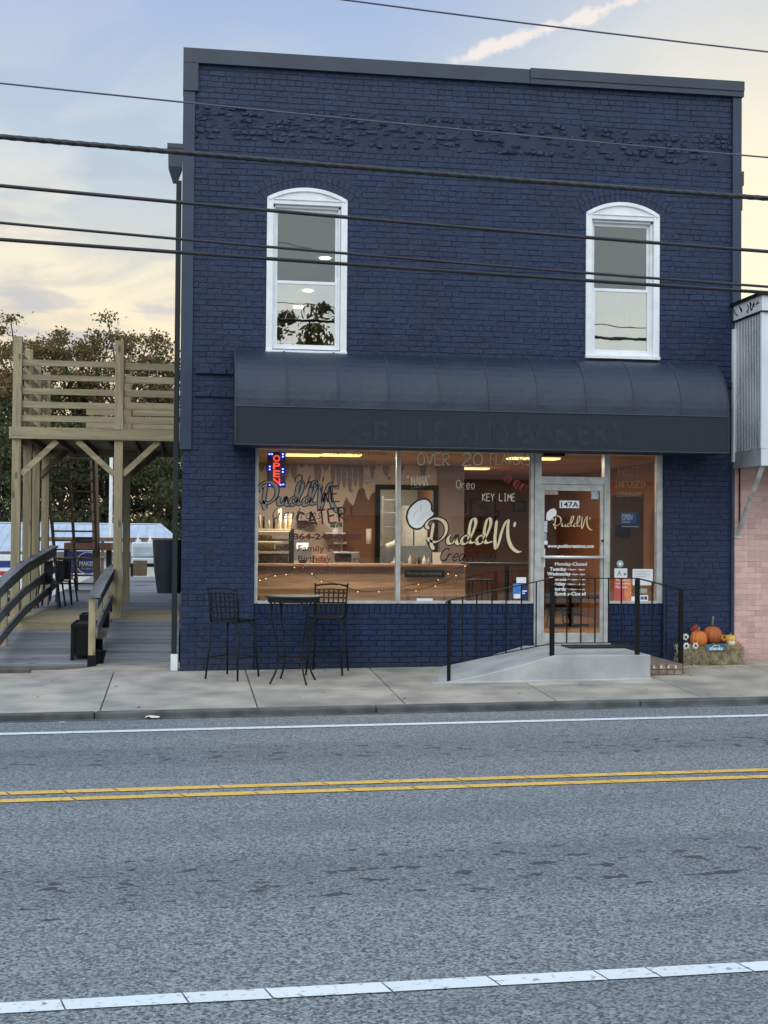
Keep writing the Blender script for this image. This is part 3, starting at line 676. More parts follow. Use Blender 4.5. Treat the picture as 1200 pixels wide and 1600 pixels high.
f = MB(); f.box(X['j0'], X['j1'], .01, .14, ZD-.02, HEAD); f.box(X['k0'], X['k1']-.036, .01, .14, ZD-.02, HEAD); f.box(X['j1'], X['k0'], .01, .14, ZT1, ZT0); f.box(X['j1'], X['k0'], .02, .14, HEAD-.05, HEAD)
tf = part('door_frame', f, M['alu'], B, bevel=.003)
g1 = MB(); g1.box(X['j1'], X['k0'], GY-.003, GY+.003, ZT0, HEAD-.05); sub('transom_pane', g1, M['glass'], tf)
# door leaf
DA, DB_ = X['j1']+.004, X['k0']-.004; gz0, gz1 = F(895, 989, .04)[1], F(895, 767, .04)[1]; ga, gb = F(850, 870, .04)[0], F(938, 870, .04)[0]
f = MB(); f.box(DA, ga, .03, .075, ZD+.008, ZT1-.004); f.box(gb, DB_, .03, .075, ZD+.008, ZT1-.004); f.box(ga, gb, .03, .075, ZD+.008, gz0); f.box(ga, gb, .03, .075, gz1, ZT1-.004)
Dr = part('door', f, M['alu'], B, bevel=.003, label='aluminium framed glass shop door')
g1 = MB(); g1.box(ga, gb, .050, .055, gz0, gz1); sub('pane', g1, M['glass'], Dr)
hz = F(895, 870.5, -.01)[1]; hb = MB(); hb.tube([(DA+.01, -.02, hz), (DB_-.01, -.02, hz)], .021, 10)
for x in (DA+.03, DB_-.03): hb.tube([(x, -.02, hz), (x, .03, hz)], .012, 8)
sub('push_bar', hb, pm('polished_bar', (.82, .82, .82), .25, .03, metal=.5), Dr, smooth=True)
lk = MB(); lx, lz = F(941, 845, .03); lk.lathe([(.017, -.006), (.017, .006)], (0, 0, 0), 12); lk.v = [(lx+a, .028+c_, lz+b) for a, b, c_ in lk.v]; sub('lock', lk, M['black'], Dr)
th = MB(); th.box(X['j0'], X['k1'], -.02, .14, ZD-.03, ZD); part('threshold', th, M['alu'], B)
cl_ = MB(); x0, x1, z0, z1 = rectpx(849, 704, 882, 713, -.02); cl_.box(x0, x1, -.05, .01, z0, z1+.02); part('door_closer', cl_, M['black'], B, bevel=.005)

# --- lettering on the glass
LY = GY-.006
PUD = [  # (stroke points in logo units: 1 unit = 1/5.217 photo px, origin 620,790)
 [(262, 190), (243, 165), (255, 130), (300, 107), (355, 112), (396, 150), (402, 210), (372, 265), (318, 296), (270, 285), (248, 262)],
 [(300, 140), (290, 200), (280, 270), (284, 325), (303, 357)],
 [(440, 235), (418, 268), (422, 305), (455, 305), (482, 265), (497, 235)], [(497, 235), (482, 282), (500, 312), (540, 296)],
 [(590, 243), (550, 250), (528, 285), (540, 312), (575, 300), (612, 235), (640, 160), (640, 115), (615, 112), (597, 160), (588, 240), (600, 300), (655, 292)],
 [(712, 243), (672, 250), (650, 285), (662, 312), (697, 300), (735, 235), (763, 160), (763, 112), (740, 110), (722, 160), (712, 240), (726, 300), (785, 292)],
 [(815, 118), (806, 200), (800, 280), (808, 350), (832, 300), (855, 215), (885, 140), (908, 122), (904, 190), (910, 270), (938, 340), (985, 376), (1018, 372)],
 [(966, 132), (956, 175)]]
def logo(parent, y, ox, oy, sx, sy, mat, outl, wthin=.012, wthick=.050, ol=.036):
    top = MB(); bk = MB()
    for st in PUD:
        pts = crom([Vector((a, b)) for a, b in st], 7); Q = []
        for p in pts:
            Q.append(F(ox+p.x/5.217*sx, oy+p.y/5.217*sy, y))
        k = sx
        ribbon(top, Q, 0, y, (R(30), wthin*k, wthick*k)); ribbon(bk, Q, ol*k, y+.0012, (R(30), wthin*k, wthick*k))
    o = bk.build('logo_outline', outl); o.parent = parent
    o = top.build('logo_lettering', mat); o.parent = parent
logo(S2, LY, 620, 790, 1, 1, M['gold'], M['vblack'])
hand('Creations', 686, 857, 772, 877, LY, M['vblack'], S2, w=.018, slant=.45, adv=4.0, jit=.05)
hat = [(170, 590), (180, 545), (212, 503), (258, 472), (305, 468), (335, 498), (338, 540), (357, 570), (308, 612), (268, 662), (222, 668), (185, 640)]
def fillpoly(pts, y, grow=0):
    cx0 = sum(p[0] for p in pts)/len(pts); cy0 = sum(p[1] for p in pts)/len(pts); out = []
    sm = [tuple(p) for p in crom([Vector(p) for p in pts+[pts[0]]], 4)][:-1]
    for a, b in sm:
        d = math.hypot(a-cx0, b-cy0); k = (d+grow)/d; out.append((600+(cx0+(a-cx0)*k)/4.615, 680+(cy0+(b-cy0)*k)/4.615))
    mb = MB(); V = [(*F(a, b, y),) for a, b in out]; mb.add([(x, y, z) for x, z in V], [tuple(range(len(V)))]); return mb
def poly_part(name, mb, mat, parent): o = mb.build(name, mat); o.parent = parent; return o
poly_part('chef_hat_outline', fillpoly(hat, LY+.0008, 14), M['vblack'], S2); poly_part('chef_hat', fillpoly(hat, LY-.0006), M['vwhite'], S2)
ln = MB()
for st in ([(240, 650), (290, 590), (350, 560)], [(228, 640), (280, 575), (340, 545)], [(215, 600), (225, 560), (250, 540)], [(268, 555), (262, 520), (275, 500)]):
    ribbon(ln, [F(600+p.x/4.615, 680+p.y/4.615, LY-.0012) for p in crom([Vector(q) for q in st], 5)], .005, LY-.0012)
poly_part('chef_hat_lines', ln, pm('hat_line_orange', (.55, .33, .15), .6), S2)
hand('OVER', 653, 708, 703, 727, LY, M['chalk'], S2, w=.015); hand('20', 722, 708, 753, 727, LY, M['chalk'], S2, w=.017, adv=4.9); hand('FLAVORS', 766, 709, 828, 727, LY, M['chalk'], S2, w=.011)
hand('"NANA"', 637, 744, 675, 760, LY, M['chalk'], S2, w=.009, rot=3, jit=.25); hand('Oreo', 713, 750, 742, 763, LY, M['chalk'], S2, w=.007, adv=4.6)
hand('KEY LIME', 754, 771, 805, 783, LY, M['chalk'], S2, w=.009); hand('RED VELVET', 786, 738, 824, 751, LY, M['chalkred'], S2, w=.007, rot=-30, jit=.1)
ul = MB(); ribbon(ul, [F(642, 763, LY), F(674, 758, LY)], .005, LY); ribbon(ul, [F(713, 764, LY), F(742, 765, LY)], .005, LY); poly_part('underline', ul, M['chalk'], S2)
logo(S1, LY, 365.5, 735, .87, .90, M['vgrey'], M['vblack'], .020, .055, .034)  # shadowy reflection of the logo, painted on the pane as lettering
hand('Creations', 424, 794, 500, 811, LY, M['vblack'], S1, w=.011, slant=.45, adv=4.0, jit=.05)
ys_ = MB()
for st in ([(372, 345), (378, 310), (405, 285), (425, 300), (420, 340), (440, 350)], [(482, 285), (470, 330), (445, 395)], [(468, 355), (480, 335), (495, 350), (480, 375), (505, 372)], [(535, 335), (515, 345), (530, 360), (515, 378)], [(580, 295), (572, 345)], [(570, 362), (569, 366)]):
    ribbon(ys_, [F(380+p.x/4.615, 680+p.y/4.615, LY-.001) for p in crom([Vector(q) for q in st], 5)], .018, LY-.001)
poly_part('brush_lettering', ys_, M['vblack'], S1)
hand('WE', 503, 762, 531, 786, LY, M['maroon'], S1, w=.020, rot=6)
hand('CATER!', 466, 802, 560, 825, LY, M['maroon'], S1, w=.026, rot=8)
ptext('864-249-0400', 457, 833, 564, 844, LY, M['maroon'], S1, bold=.04); ptext('Family Events', 466, 852, 553, 865, LY, M['maroon'], S1, bold=.012)
ptext('Birthday Parties', 466, 868, 563, 881, LY, M['maroon'], S1, bold=.012); ptext('Office Events', 466, 884, 548, 895, LY, M['maroon'], S1, bold=.012)
M['signblue'] = pm('dim_blue_marker', (.24, .24, .26), .7)
hand('NOW SERVING', 517, 702, 604, 711, LY, M['chalkdim'], S1, w=.008); hand('SANDWICHES', 536, 719, 588, 727, LY, M['signblue'], S1, w=.007); hand('SALADS', 533, 730, 560, 739, LY, M['signblue'], S1, w=.006); hand('FRESH BREAD', 528, 743, 592, 754, LY, M['signblue'], S1, w=.007)
hand('FRUIT', 966, 730, 998, 745, LY, M['chalkdim'], S3, w=.007); hand('INFUSED', 960, 752, 1008, 762, LY, M['chalkdim'], S3, w=.008); hand('LEMONADE', 965, 769, 1003, 776, LY, M['chalkdim'], S3, w=.007)
# door lettering
DY = .044
logo(Dr, DY, 601, 763.5+1, .43*1.0, .43, M['gold'], M['vblack'], .010, .032, .01) if False else logo(Dr, DY, 864-.42*47, 806-.42*20, .42, .42, M['gold'], M['vblack'], .012, .045, .014)
hat2 = [(855-600)*4.615+0 for _ in ()]
hp = [(155, 600), (160, 560), (185, 535), (215, 530), (228, 550), (225, 575), (200, 600), (180, 615), (160, 612)]
V = [F(820+p.x/4.615, 680+p.y/4.615, DY) for p in crom([Vector(q) for q in hp+[hp[0]]], 4)[:-1]]
mb = MB(); mb.add([(a, DY, b) for a, b in V], [tuple(range(len(V)))]); poly_part('chef_hat', mb, M['vwhite'], Dr)
ptext('www.puddncreations.com', 856, 850, 928, 858, DY, M['vwhite'], Dr, bold=.02, shear=.25)
for s_, a, b, yy in (('Monday-Closed', 867, 917, 882), ('Tuesday', 859, 885, 890), ('Wednesday', 855, 892, 897.5), ('Thursday', 858, 889, 905.5), ('Friday', 862, 884, 913), ('Saturday', 860, 888, 921), ('Sunday-Closed', 867, 915, 928.5)):
    ptext(s_, a, yy-3.8, b, yy+3.6, DY, M['vwhite'], Dr, bold=.025)
    if 'Closed' not in s_: ptext('-12pm - 6pm', b+.5, yy-1.6, 914, yy+1.8, DY, M['vwhite'], Dr, bold=.02)
def card(px0, py0, px1, py1, y, mat, parent, name, label=None):
    x0, x1, z0, z1 = rectpx(px0, py0, px1, py1, y); mb = MB(); mb.box(x0, x1, y, y+.002, z0, z1); o = mb.build(name, mat); o.parent = parent
    if label: o['label'] = label
    return o
wht = M['vwhite']; blu = pm('sign_blue', (.03, .16, .50), .5, .05); tealp = pm('notice_green', (.30, .42, .38), .6, .1, 30)
card(874.5, 782, 905, 794, DY, wht, Dr, 'number_plate'); ptext('147A', 876.5, 784, 904, 792.5, DY-.001, M['vblack'], Dr, bold=.02)
card(849.5, 767, 872, 773, DY, pm('pink_sticker', (.55, .35, .33), .6, .2, 60), Dr, 'sticker'); card(924, 768, 935, 780, DY, pm('pale_blue_sticker', (.45, .55, .62), .6, .2, 60), Dr, 'sticker')
card(849.5, 814, 855, 832, DY, pm('pale_sticker', (.66, .66, .70), .6, .25, 60), Dr, 'sticker'); card(849.5, 833, 854, 845, DY, tealp, Dr, 'sticker'); card(849.5, 845, 855.5, 851, DY, wht, Dr, 'sticker'); card(849.5, 857, 851.5, 886, DY, wht, Dr, 'sticker')
# notices in the window to the right of the door
card(960, 903, 975.5, 939, LY, pm('red_poster', (.56, .10, .08), .5, .08, 6), S3, 'poster'); card(975.5, 903, 986.5, 939, LY, pm('orange_poster', (.70, .24, .09), .5, .10, 10), S3, 'poster')
for i, s_ in enumerate(('This space is', 'made possible by', 'Pinnacle')): ptext(s_, 962, 905+i*5.2, 962+(21, 22, 18)[i], 908.6+i*5.2, LY-.002, wht, S3, bold=.01)
card(960, 888, 980, 903, LY, pm('notice_white', (.74, .76, .78), .6, .03), S3, 'notice'); ptext('A', 964.5, 891, 971, 899.5, LY-.002, M['vgrey'], S3, bold=.02); card(974.5, 895, 978.5, 899, LY-.002, M['vgrey'], S3, 'notice_print')
nb_ = card(988.5, 889, 1020, 914.5, LY, pm('notice_white'), S3, 'notice') if False else card(988.5, 889, 1020, 914.5, LY, MATS['notice_white'], S3, 'notice')
for i in range(4): card(991, 892.5+i*2.6, 1016-i % 2*6, 893.1+i*2.6, LY-.002, M['vgrey'], S3, 'notice_print')
card(999.5, 919.5, 1011, 926.5, LY, tealp, S3, 'sticker'); card(999, 930, 1012.5, 939, LY, wht, S3, 'sticker'); card(1001, 932, 1006, 937, LY-.002, blu, S3, 'sticker_print'); card(1007, 932, 1011, 937, LY-.002, M['vblack'], S3, 'sticker_print'); card(986.5, 932, 994, 939, LY, wht, S3, 'sticker')
st = MB(); x_, z_ = F(969, 881, LY); st.lathe([(.05, 0), (.05, .002)], (0, 0, 0), 20); st.v = [(x_+a, LY+c_, z_+b) for a, b, c_ in st.v]; poly_part('round_sticker', st, tealp, S3)
st = MB(); st.lathe([(.022, 0), (.022, .002)], (0, 0, 0), 14); st.v = [(x_+a, LY-.003+c_, z_+b) for a, b, c_ in st.v]; poly_part('sticker_print', st, wht, S3)
card(971, 802, 1000, 826, LY+.012, pm('open_sign_navy', (.02, .06, .20), .5, .05), S3, 'open_sign'); card(970, 801, 994, 818, LY+.010, blu, S3, 'open_sign'); ptext('OPEN', 972, 803.5, 988, 812.5, LY+.008, wht, S3, bold=.01); ptext('COME IN', 972, 814, 984, 817.2, LY+.008, wht, S3); card(972, 822, 998, 823.2, LY+.010, wht, S3, 'sign_line')
card(807, 902, 822, 911, LY, wht, S2, 'sticker'); card(801.5, 912, 814.5, 935, LY, pm('card_blue', (.05, .22, .60), .5, .15, 12), S2, 'sticker'); card(803, 928, 813, 935, LY-.002, wht, S2, 'sticker_print'); card(814.5, 915, 825, 938, LY, pm('card_navy', (.012, .03, .14), .5, .1), S2, 'sticker'); card(816, 922.5, 823.5, 924.5, LY-.002, wht, S2, 'sticker_print'); card(816, 926, 820, 928, LY-.002, wht, S2, 'sticker_print')
card(651, 935, 676, 940, LY, MATS['notice_white'], S2, 'sticker')

# ------------------------------------------------------------------ shop interior
PW = 4.2; xC = F(725, 800, PW)[0]; IC = 2.97
fl = MB()
for i in range(26): 
    y0 = .15+i*.42; fl.box(.21, 7.39, y0+.002, y0+.418, FLOOR-.08, FLOOR)
part('shop_floor', fl, M['floorwood'], B)
fl = MB(); fl.box(.21, 7.39, .25, 12, IC, IC+.06); part('shop_ceiling', fl, M['ceil'], B)
dxa, dxb = F(588, 800, PW)[0], F(682, 800, PW)[0]; dzt = F(620, 765, PW)[1]
iw = MB(); iw.box(.21, dxa, PW, PW+.1, FLOOR, IC); iw.box(dxb, xC, PW, PW+.1, FLOOR, IC); iw.box(dxa, dxb, PW, PW+.1, dzt, IC)
P_ = part('partition_wall', iw, M['cream'], B)
iw = MB(); iw.box(xC-.1, xC, PW+.101, 9, FLOOR, IC); iw.box(xC, 7.39, 9, 9.1, FLOOR, IC); part('inner_wall', iw, M['orangewall'], B)
iw = MB(); iw.box(7.3, 7.39, .25, 8.99, FLOOR, IC); part('inner_wall', iw, M['orangewall'], B)
iw = MB(); iw.box(.21, xC-.11, 8, 8.1, FLOOR, IC); part('kitchen_wall', iw, M['kitchen'], B)
def mural(pts, y, mat, name='mural_paint'):
    V = [F(a, b, y) for a, b in pts]; V = [(x, min(z, IC-.005)) for x, z in V]; mb = MB(); mb.add([(x, y, z) for x, z in V], [tuple(range(len(V)))]); o = mb.build(name, mat); o.parent = P_; return o
def drips(xa, xb, ytop, base, amp, n, seed):
    rd = random.Random(seed); pts = [(xb, ytop), (xa, ytop)]; w = (xb-xa)/n
    for i in range(n):
        x = xa+i*w; d = base+rd.uniform(-.2, 1)*amp
        for t in (0, .12, .3, .5, .7, .88, 1): pts.append((x+w*t, base-amp*.3 if t in (0, 1) else d-(3 if t in (.3, .7) else 0)-(amp*.35 if t in (.12, .88) else 0)))
    return pts
mural(drips(403, 515, 690, 735, 26, 9, 3), PW-.004, M['mauve']); mural(drips(516, 586, 690, 738, 34, 8, 5), PW-.005, M['mauve']); mural(drips(586, 690, 690, 728, 18, 9, 8), PW-.006, M['mauve'])
mural([(590, 900), (536, 900), (536, 790), (541, 776), (546, 785), (552, 790), (556, 778), (560, 765), (566, 762), (570, 765), (572, 776), (576, 782), (580, 772), (587, 768)], PW-.007, M['choc'])
mural([(532, 900), (470, 900), (470, 846), (485, 830), (500, 812), (515, 826), (532, 832)], PW-.008, M['tan'])
mural([(725, 900), (683, 900), (683, 700), (725, 700)], PW-.009, M['mauve'])
for px, py, r in ((549, 767, .028), (585, 731, .03), (608, 747, .032), (573, 755, .02), (521, 744, .02)):
    x_, z_ = F(px, py, PW-.01); st = MB(); st.lathe([(r, 0), (r, .003)], (0, 0, 0), 14); st.v = [(x_+a, PW-.012+c_, z_+b) for a, b, c_ in st.v]; poly_part('mural_dot', st, M['mauve'], P_)
dfm = MB(); dfm.box(dxa-.02, dxa+.06, PW-.05, PW+.12, FLOOR, dzt+.08); dfm.box(dxb-.06, dxb+.02, PW-.05, PW+.12, FLOOR, dzt+.08); dfm.box(dxa+.06, dxb-.06, PW-.05, PW+.12, dzt, dzt+.08); part('kitchen_door_frame', dfm, M['black'], B)
# ceiling light troughs, lit
LM = emit('ceiling_tube_glow', (1, .78, .26), 2.6)
for a, b, py in ((446, 500, 712), (503, 563, 712), (688, 709, 734), (719, 762, 733), (795, 871, 717.5)):
    mid_ = (a+b)/2; v = _f + _r2*((mid_-600)/FPX) + _u2*((800-py)/FPX); t = (IC-.02-CAM.z)/v.z; q = CAM+v*t
    x0 = F(a, py, q.y)[0]; x1 = F(b, py, q.y)[0]
    lt = MB(); lt.box(x0, x1, q.y-.16, q.y+.16, IC-.025, IC-.003); q_ = part('ceiling_light', lt, LM, B)
    al = D.lights.new('tube_light', 'AREA'); al.shape = 'RECTANGLE'; al.size = x1-x0; al.size_y = .32; al.energy = 62; al.color = (1, .90, .76); ao = D.objects.new('tube_light', al); COL.objects.link(ao); ao.location = ((x0+x1)/2, q.y, IC-.03)
KL = emit('kitchen_tube_glow', (1, .97, .85), 22)
lt = MB(); lt.box(2.6, 3.9, 6, 6.3, IC-.03, IC-.003); part('kitchen_light', lt, KL, B); al = D.lights.new('kitchen_tube', 'AREA'); al.size = 1.2; al.energy = 70; al.color = (1, .97, .88); ao = D.objects.new('kitchen_tube', al); COL.objects.link(ao); ao.location = (3.2, 5.6, IC-.04)

def shopthing(name, label, cat, px, py_base, Y, group=None):
    x, z = F(px, py_base, Y); return thing(name, label, cat, (x, Y, z), group=group)
def bxp(mb, px0, py0, px1, py1, Y, dep): x0, x1, z0, z1 = rectpx(px0, py0, px1, py1, Y); mb.box(x0, x1, Y, Y+dep, z0, z1); return mb
CY = 2.0; CT = F(500, 881, CY)[1]; c0, c1 = F(400, 900, CY)[0], F(727, 900, CY)[0]
ct_ = thing('service_counter', 'long plank fronted service counter behind the shop windows', 'counter', ((c0+c1)/2, CY, FLOOR))
mb = MB()
for i in range(9): 
    a = FLOOR+i*(CT-FLOOR-.04)/9; mb.box(max(c0, .25), c1, CY, CY+.03, a+.001, a+(CT-FLOOR-.04)/9-.001)
mb.box(max(c0, .25), c1, CY+.03, CY+.6, FLOOR, CT-.045); part('front_panel', mb, M['counter'], ct_)
mb = MB(); mb.box(max(c0, .22), c1+.02, CY-.03, CY+.65, CT-.04, CT); part('worktop', mb, wood('counter_top', (.36, .22, .12), (.28, .16, .09), 0, knots=False), ct_, bevel=.005)
def bottle(px, Y, h, r, mat, label, name='bottle', cat='bottle', z=None, group=None):
    x = F(px, 850, Y)[0]; mb = MB(); mb.lathe([(r*.9, 0), (r, .01), (r, h*.62), (r*.4, h*.78), (r*.38, h)], (x, Y, z if z is not None else CT+.001), 12)
    return tag(mb.build(name, mat, smooth=True), label, cat, group)
# display case with lit shelves
dc = thing('display_case', 'glass pastry display case with glowing shelves on the left end of the counter', 'display case', (F(428, 880, 2.2)[0], 2.2, CT))
mb = MB()
for py in (826, 842, 858, 879): bxp(mb, 402, py, 455, py+3, 2.15, .4)
part('shelf', mb, pm('brass_shelf', (.75, .62, .36), .3, .1, metal=.2), dc)
mb = MB(); bxp(mb, 455, 826, 459, 881, 2.12, .45); part('side_panel', mb, M['black'], dc)
mb = MB(); bxp(mb, 402, 828, 455, 880, 2.13, .005); part('pane', mb, M['glass'], dc)
mb = MB(); bxp(mb, 404, 829.5, 453, 831, 2.2, .03); bxp(mb, 404, 846, 440, 847, 2.2, .03); part('strip_light', mb, emit('case_glow', (1, .75, .4), 3), dc)
mb = MB()
for a, b, c, d in ((404, 849, 428, 858), (432, 850, 452, 858), (405, 865, 450, 879), (404, 836, 425, 842)): bxp(mb, a, b, c, d, 2.25, .2)
part('pastry_tray', mb, pm('foil_trays', (.50, .38, .22), .4, .3, 20), dc)
zt_ = F(430, 826, 2.2)[1]
for i, (px, hh, rr, mt) in enumerate(((406, .20, .018, 'counter'), (412, .18, .016, 'black'), (420, .13, .014, 'vgrey'), (428, .15, .016, 'black'), (437, .30, .026, 'cream'), (446, .22, .022, 'cream'), (453, .22, .022, 'gold'))):
    x = F(px, 820, 2.3)[0]; mb = MB(); mb.lathe([(rr, 0), (rr*1.12, hh)], (x, 2.3, zt_+.001), 12)
    tag(mb.build('cup_stack', M[mt], smooth=True), ('tall cream' if i > 3 else 'dark')+' stack of paper cups on the display case, number %s from its left' % ('first second third fourth fifth sixth seventh'.split()[i]), 'cups', 'cups on the display case')
rg = thing('cash_register', 'grey point of sale stand on the counter beside the display case', 'till', (F(472, 880, 2.3)[0], 2.3, CT))
mb = MB(); bxp(mb, 459, 843, 486, 875, 2.3, .03); part('screen', mb, M['steel'], rg); mb = MB(); bxp(mb, 468, 875, 478, 881, 2.3, .12); part('stand', mb, M['black'], rg)
mb = MB(); bxp(mb, 463, 848, 482, 858, 2.295, .004); part('label_card', mb, MATS['notice_white'], rg)
mw = thing('microwave', 'dark microwave oven on the counter under the wall shelf', 'microwave', (F(535, 880, 2.45)[0], 2.45, CT))
mb = MB(); bxp(mb, 520, 862, 562, 881, 2.45, .35); part('body', mb, M['steel'], mw, bevel=.01); mb = MB(); bxp(mb, 523, 865, 549, 878, 2.445, .004); part('door', mb, M['black'], mw)
mb = MB(); bxp(mb, 490, 866, 512, 881, 2.35, .2); tag(mb.build('napkin_box', M['choc'], bevel=.02), 'brown box on the counter left of the microwave', 'box')
mb = MB(); bxp(mb, 466, 813, 481, 816, 3.9, .25); bxp(mb, 476, 815, 494, 819, 3.9, .25); tag(mb.build('wall_shelf', M['black'], bevel=.004), 'small black wall shelf under the painted capital C', 'shelf')
pp = thing('potted_plant', 'small green potted plant on the shelf above the microwave', 'plant', (F(524, 832, 3.8)[0], 3.8, F(524, 832, 3.8)[1]))
x_, z_ = F(524, 832, 3.8); mb = MB(); mb.lathe([(.05, 0), (.065, .07)], (x_, 3.8, z_), 12); part('pot', mb, M['white'], pp)
mb = MB()
for i in range(40): 
    a = random.uniform(0, 6.28); b = random.uniform(.02, .10); c = (x_+b*math.cos(a), 3.8+b*math.sin(a), z_+.07+random.uniform(0, .07)); mb.add([c, (c[0]+.03, c[1], c[2]+.02), (c[0]+.01, c[1]+.01, c[2]+.05)], [(0, 1, 2)])
part('foliage', mb, pm('houseplant', (.05, .11, .05), .6), pp)
mb = MB(); bxp(mb, 508, 832, 540, 834, 3.7, .4); bxp(mb, 522, 846, 542, 850, 4.0, .1); tag(mb.build('wall_shelf', M['white'], bevel=.003), 'white wall shelf carrying the small plant', 'shelf')
pt = MB(); x_, z0 = F(576, 850, 3.6); _, z1 = F(576, 826, 3.6); pt.lathe([(.045, 0), (.045, z1-z0)], (x_, 3.6, z0), 14); tag(pt.build('paper_roll', M['cream'], smooth=True), 'cream paper towel roll hanging beside the kitchen doorway', 'paper roll')
# kitchen behind the doorway
mb = MB()
for py in (780, 800, 822): bxp(mb, 598, py, 622, py+2, 6.5, .4)
bxp(mb, 597, 775, 599, 850, 6.5, .4); bxp(mb, 621, 775, 623, 850, 6.5, .4); tag(mb.build('storage_rack', M['steel']), 'steel storage rack seen through the kitchen doorway', 'rack')
mb = MB(); bxp(mb, 626, 790, 668, 862, 6.8, .6); fr_ = thing('refrigerator', 'pale upright refrigerator seen through the kitchen doorway', 'refrigerator', (F(647, 870, 6.8)[0], 6.8, FLOOR)); part('body', mb, pm('fridge_white', (.52, .54, .48), .4, .08, 3), fr_, bevel=.02)
mb = MB(); bxp(mb, 646, 792, 647, 860, 6.79, .01); part('handle', mb, M['black'], fr_)
mb = MB(); bxp(mb, 590, 852, 690, 880, 5.4, .5); tag(mb.build('prep_table', pm('blue_grey_table', (.20, .24, .27), .5)), 'blue grey preparation table behind the counter', 'table')
# mixer on the counter beside the mullion
mx = thing('stand_mixer', 'grey stand mixer on the counter behind the window mullion', 'mixer', (F(620, 881, 2.2)[0], 2.2, CT))
x_, z_ = F(620, 881, 2.2); mb = MB(); mb.lathe([(.09, 0), (.09, .03), (.05, .04), (.045, .22), (.05, .26)], (x_, 2.2, CT), 14); part('column', mb, M['kitchen'], mx, smooth=True)
mb = MB(); mb.tube([(x_+.06, 2.2, CT+.28), (x_-.02, 2.18, CT+.30), (x_-.16, 2.12, CT+.26)], [.05, .07, .05], 12); part('head', mb, M['kitchen'], mx, smooth=True)
for i, (px, h, r, mt) in enumerate(((641, .13, .028, 'kitchen'), (648, .15, .025, 'choc'), (655, .11, .022, 'black'), (663, .12, .03, 'cream'), (670, .10, .025, 'kitchen'))):
    bottle(px, 2.1, h, r, M[mt], '%s bottle on the counter below the chef hat, number %s from the mullion' % (('pale', 'brown', 'black', 'cream', 'greenish')[i], 'one two three four five'.split()[i]), group='bottles on the counter')
mb = MB(); x0, x1, z0, z1 = rectpx(676, 863, 690, 880, 2.05); mb.box(x0, x1, 2.05, 2.06, CT, z1, rx(R(-8))); tag(mb.build('menu_card', M['cream']), 'cream menu card standing on the counter under the cursive word', 'menu')
sg = thing('counter_sign', 'black board with chalk writing fixed on the counter front', 'sign', (F(664, 902, CY-.02)[0], CY-.02, F(664, 902, CY-.02)[1]))
mb = MB(); bxp(mb, 633, 891, 695, 902, CY-.02, .018); q = part('board', mb, M['black'], sg); o = text('The most important thing', *[rectpx(636, 893.5, 690, 899, CY-.022)[i] for i in (0, 2, 1, 3)], CY-.0225, M['signblue'], None, shear=.3); o.parent = sg; o.matrix_parent_inverse = Matrix.Translation(-sg.location)
# pictures on the inner wall, tables, stools
for i, (a, b, c, d, nm) in enumerate(((735, 778, 775, 830, 'large dark framed picture'), (802, 782, 822, 800, 'wide dark picture high beside the red lettering'), (771, 798, 780, 808, 'small square dark picture'), (720, 784, 729, 802, 'narrow dark picture by the mauve wall'))):
    t_ = thing('framed_picture', nm+' on the brown inner wall', 'picture', (F(a, d, 8.9)[0], 8.95, F(a, d, 8.9)[1])); mb = MB(); bxp(mb, a, b, c, d, 8.93, .05); part('frame', mb, M['black'], t_); mb = MB(); bxp(mb, a+2.5, b+3, c-2.5, d-3, 8.925, .004); part('print', mb, pm('dim_print', (.13, .09, .06), .6, .3, 8), t_)
def ftable(name, label, px, Y, w, zt, d=.6):
    x = F(px, 900, Y)[0]; t_ = thing(name, label, 'table', (x, Y, FLOOR)); mb = MB(); mb.box(x-w/2, x+w/2, Y-d/2, Y+d/2, zt-.045, zt); part('tabletop', mb, M['black'], t_, bevel=.01)
    mb = MB(); mb.tube([(x, Y, FLOOR+.03), (x, Y, zt-.046)], .035, 10); part('pedestal', mb, M['black'], t_)
    mb = MB(); mb.box(x-.28, x+.28, Y-.05, Y+.05, FLOOR, FLOOR+.03); mb.box(x-.05, x+.05, Y-.28, Y-.051, FLOOR, FLOOR+.029); mb.box(x-.05, x+.05, Y+.051, Y+.28, FLOOR, FLOOR+.029); part('foot', mb, M['black'], t_)
ftable('pub_table', 'tall black pedestal table behind the middle shop window', 792, 2.6, 1.35, F(780, 879, 2.6)[1])
ftable('cafe_table', 'low dark cafe table seen through the glass door', 893, 3.4, 1.1, F(893, 930, 3.4)[1])
ftable('cafe_table', 'dark square table farther back past the door glass', 905, 6.2, .9, F(893, 915, 6.2)[1])
def stool(label, px, Y, pyseat):
    x = F(px, 900, Y)[0]; zt = F(px, pyseat, Y)[1]; t_ = thing('bar_stool', label, 'stool', (x, Y, FLOOR), group='stools inside the shop'); mb = MB(); mb.box(x-.18, x+.18, Y-.18, Y+.18, zt-.03, zt); part('seat', mb, M['blackmetal'], t_, bevel=.01)
    for i in (-1, 1):
        for j in (-1, 1):
            mb = MB(); mb.tube([(x+i*.2, Y+j*.2, FLOOR), (x+i*.15, Y+j*.15, zt-.031)], .012, 6); part('leg', mb, M['blackmetal'], t_)
    mb = MB(); mb.tube([(x-.18, Y-.18, FLOOR+.25), (x+.18, Y-.18, FLOOR+.25), (x+.18, Y+.18, FLOOR+.25), (x-.18, Y+.18, FLOOR+.25), (x-.18, Y-.18, FLOOR+.25)], .010, 6); part('footrest', mb, M['blackmetal'], t_)
stool('dark bar stool left of the pub table pedestal', 750, 2.7, 905); stool('dark bar stool right of the pub table pedestal', 822, 2.9, 905); stool('dark stool by the low table behind the door', 868, 3.7, 945)
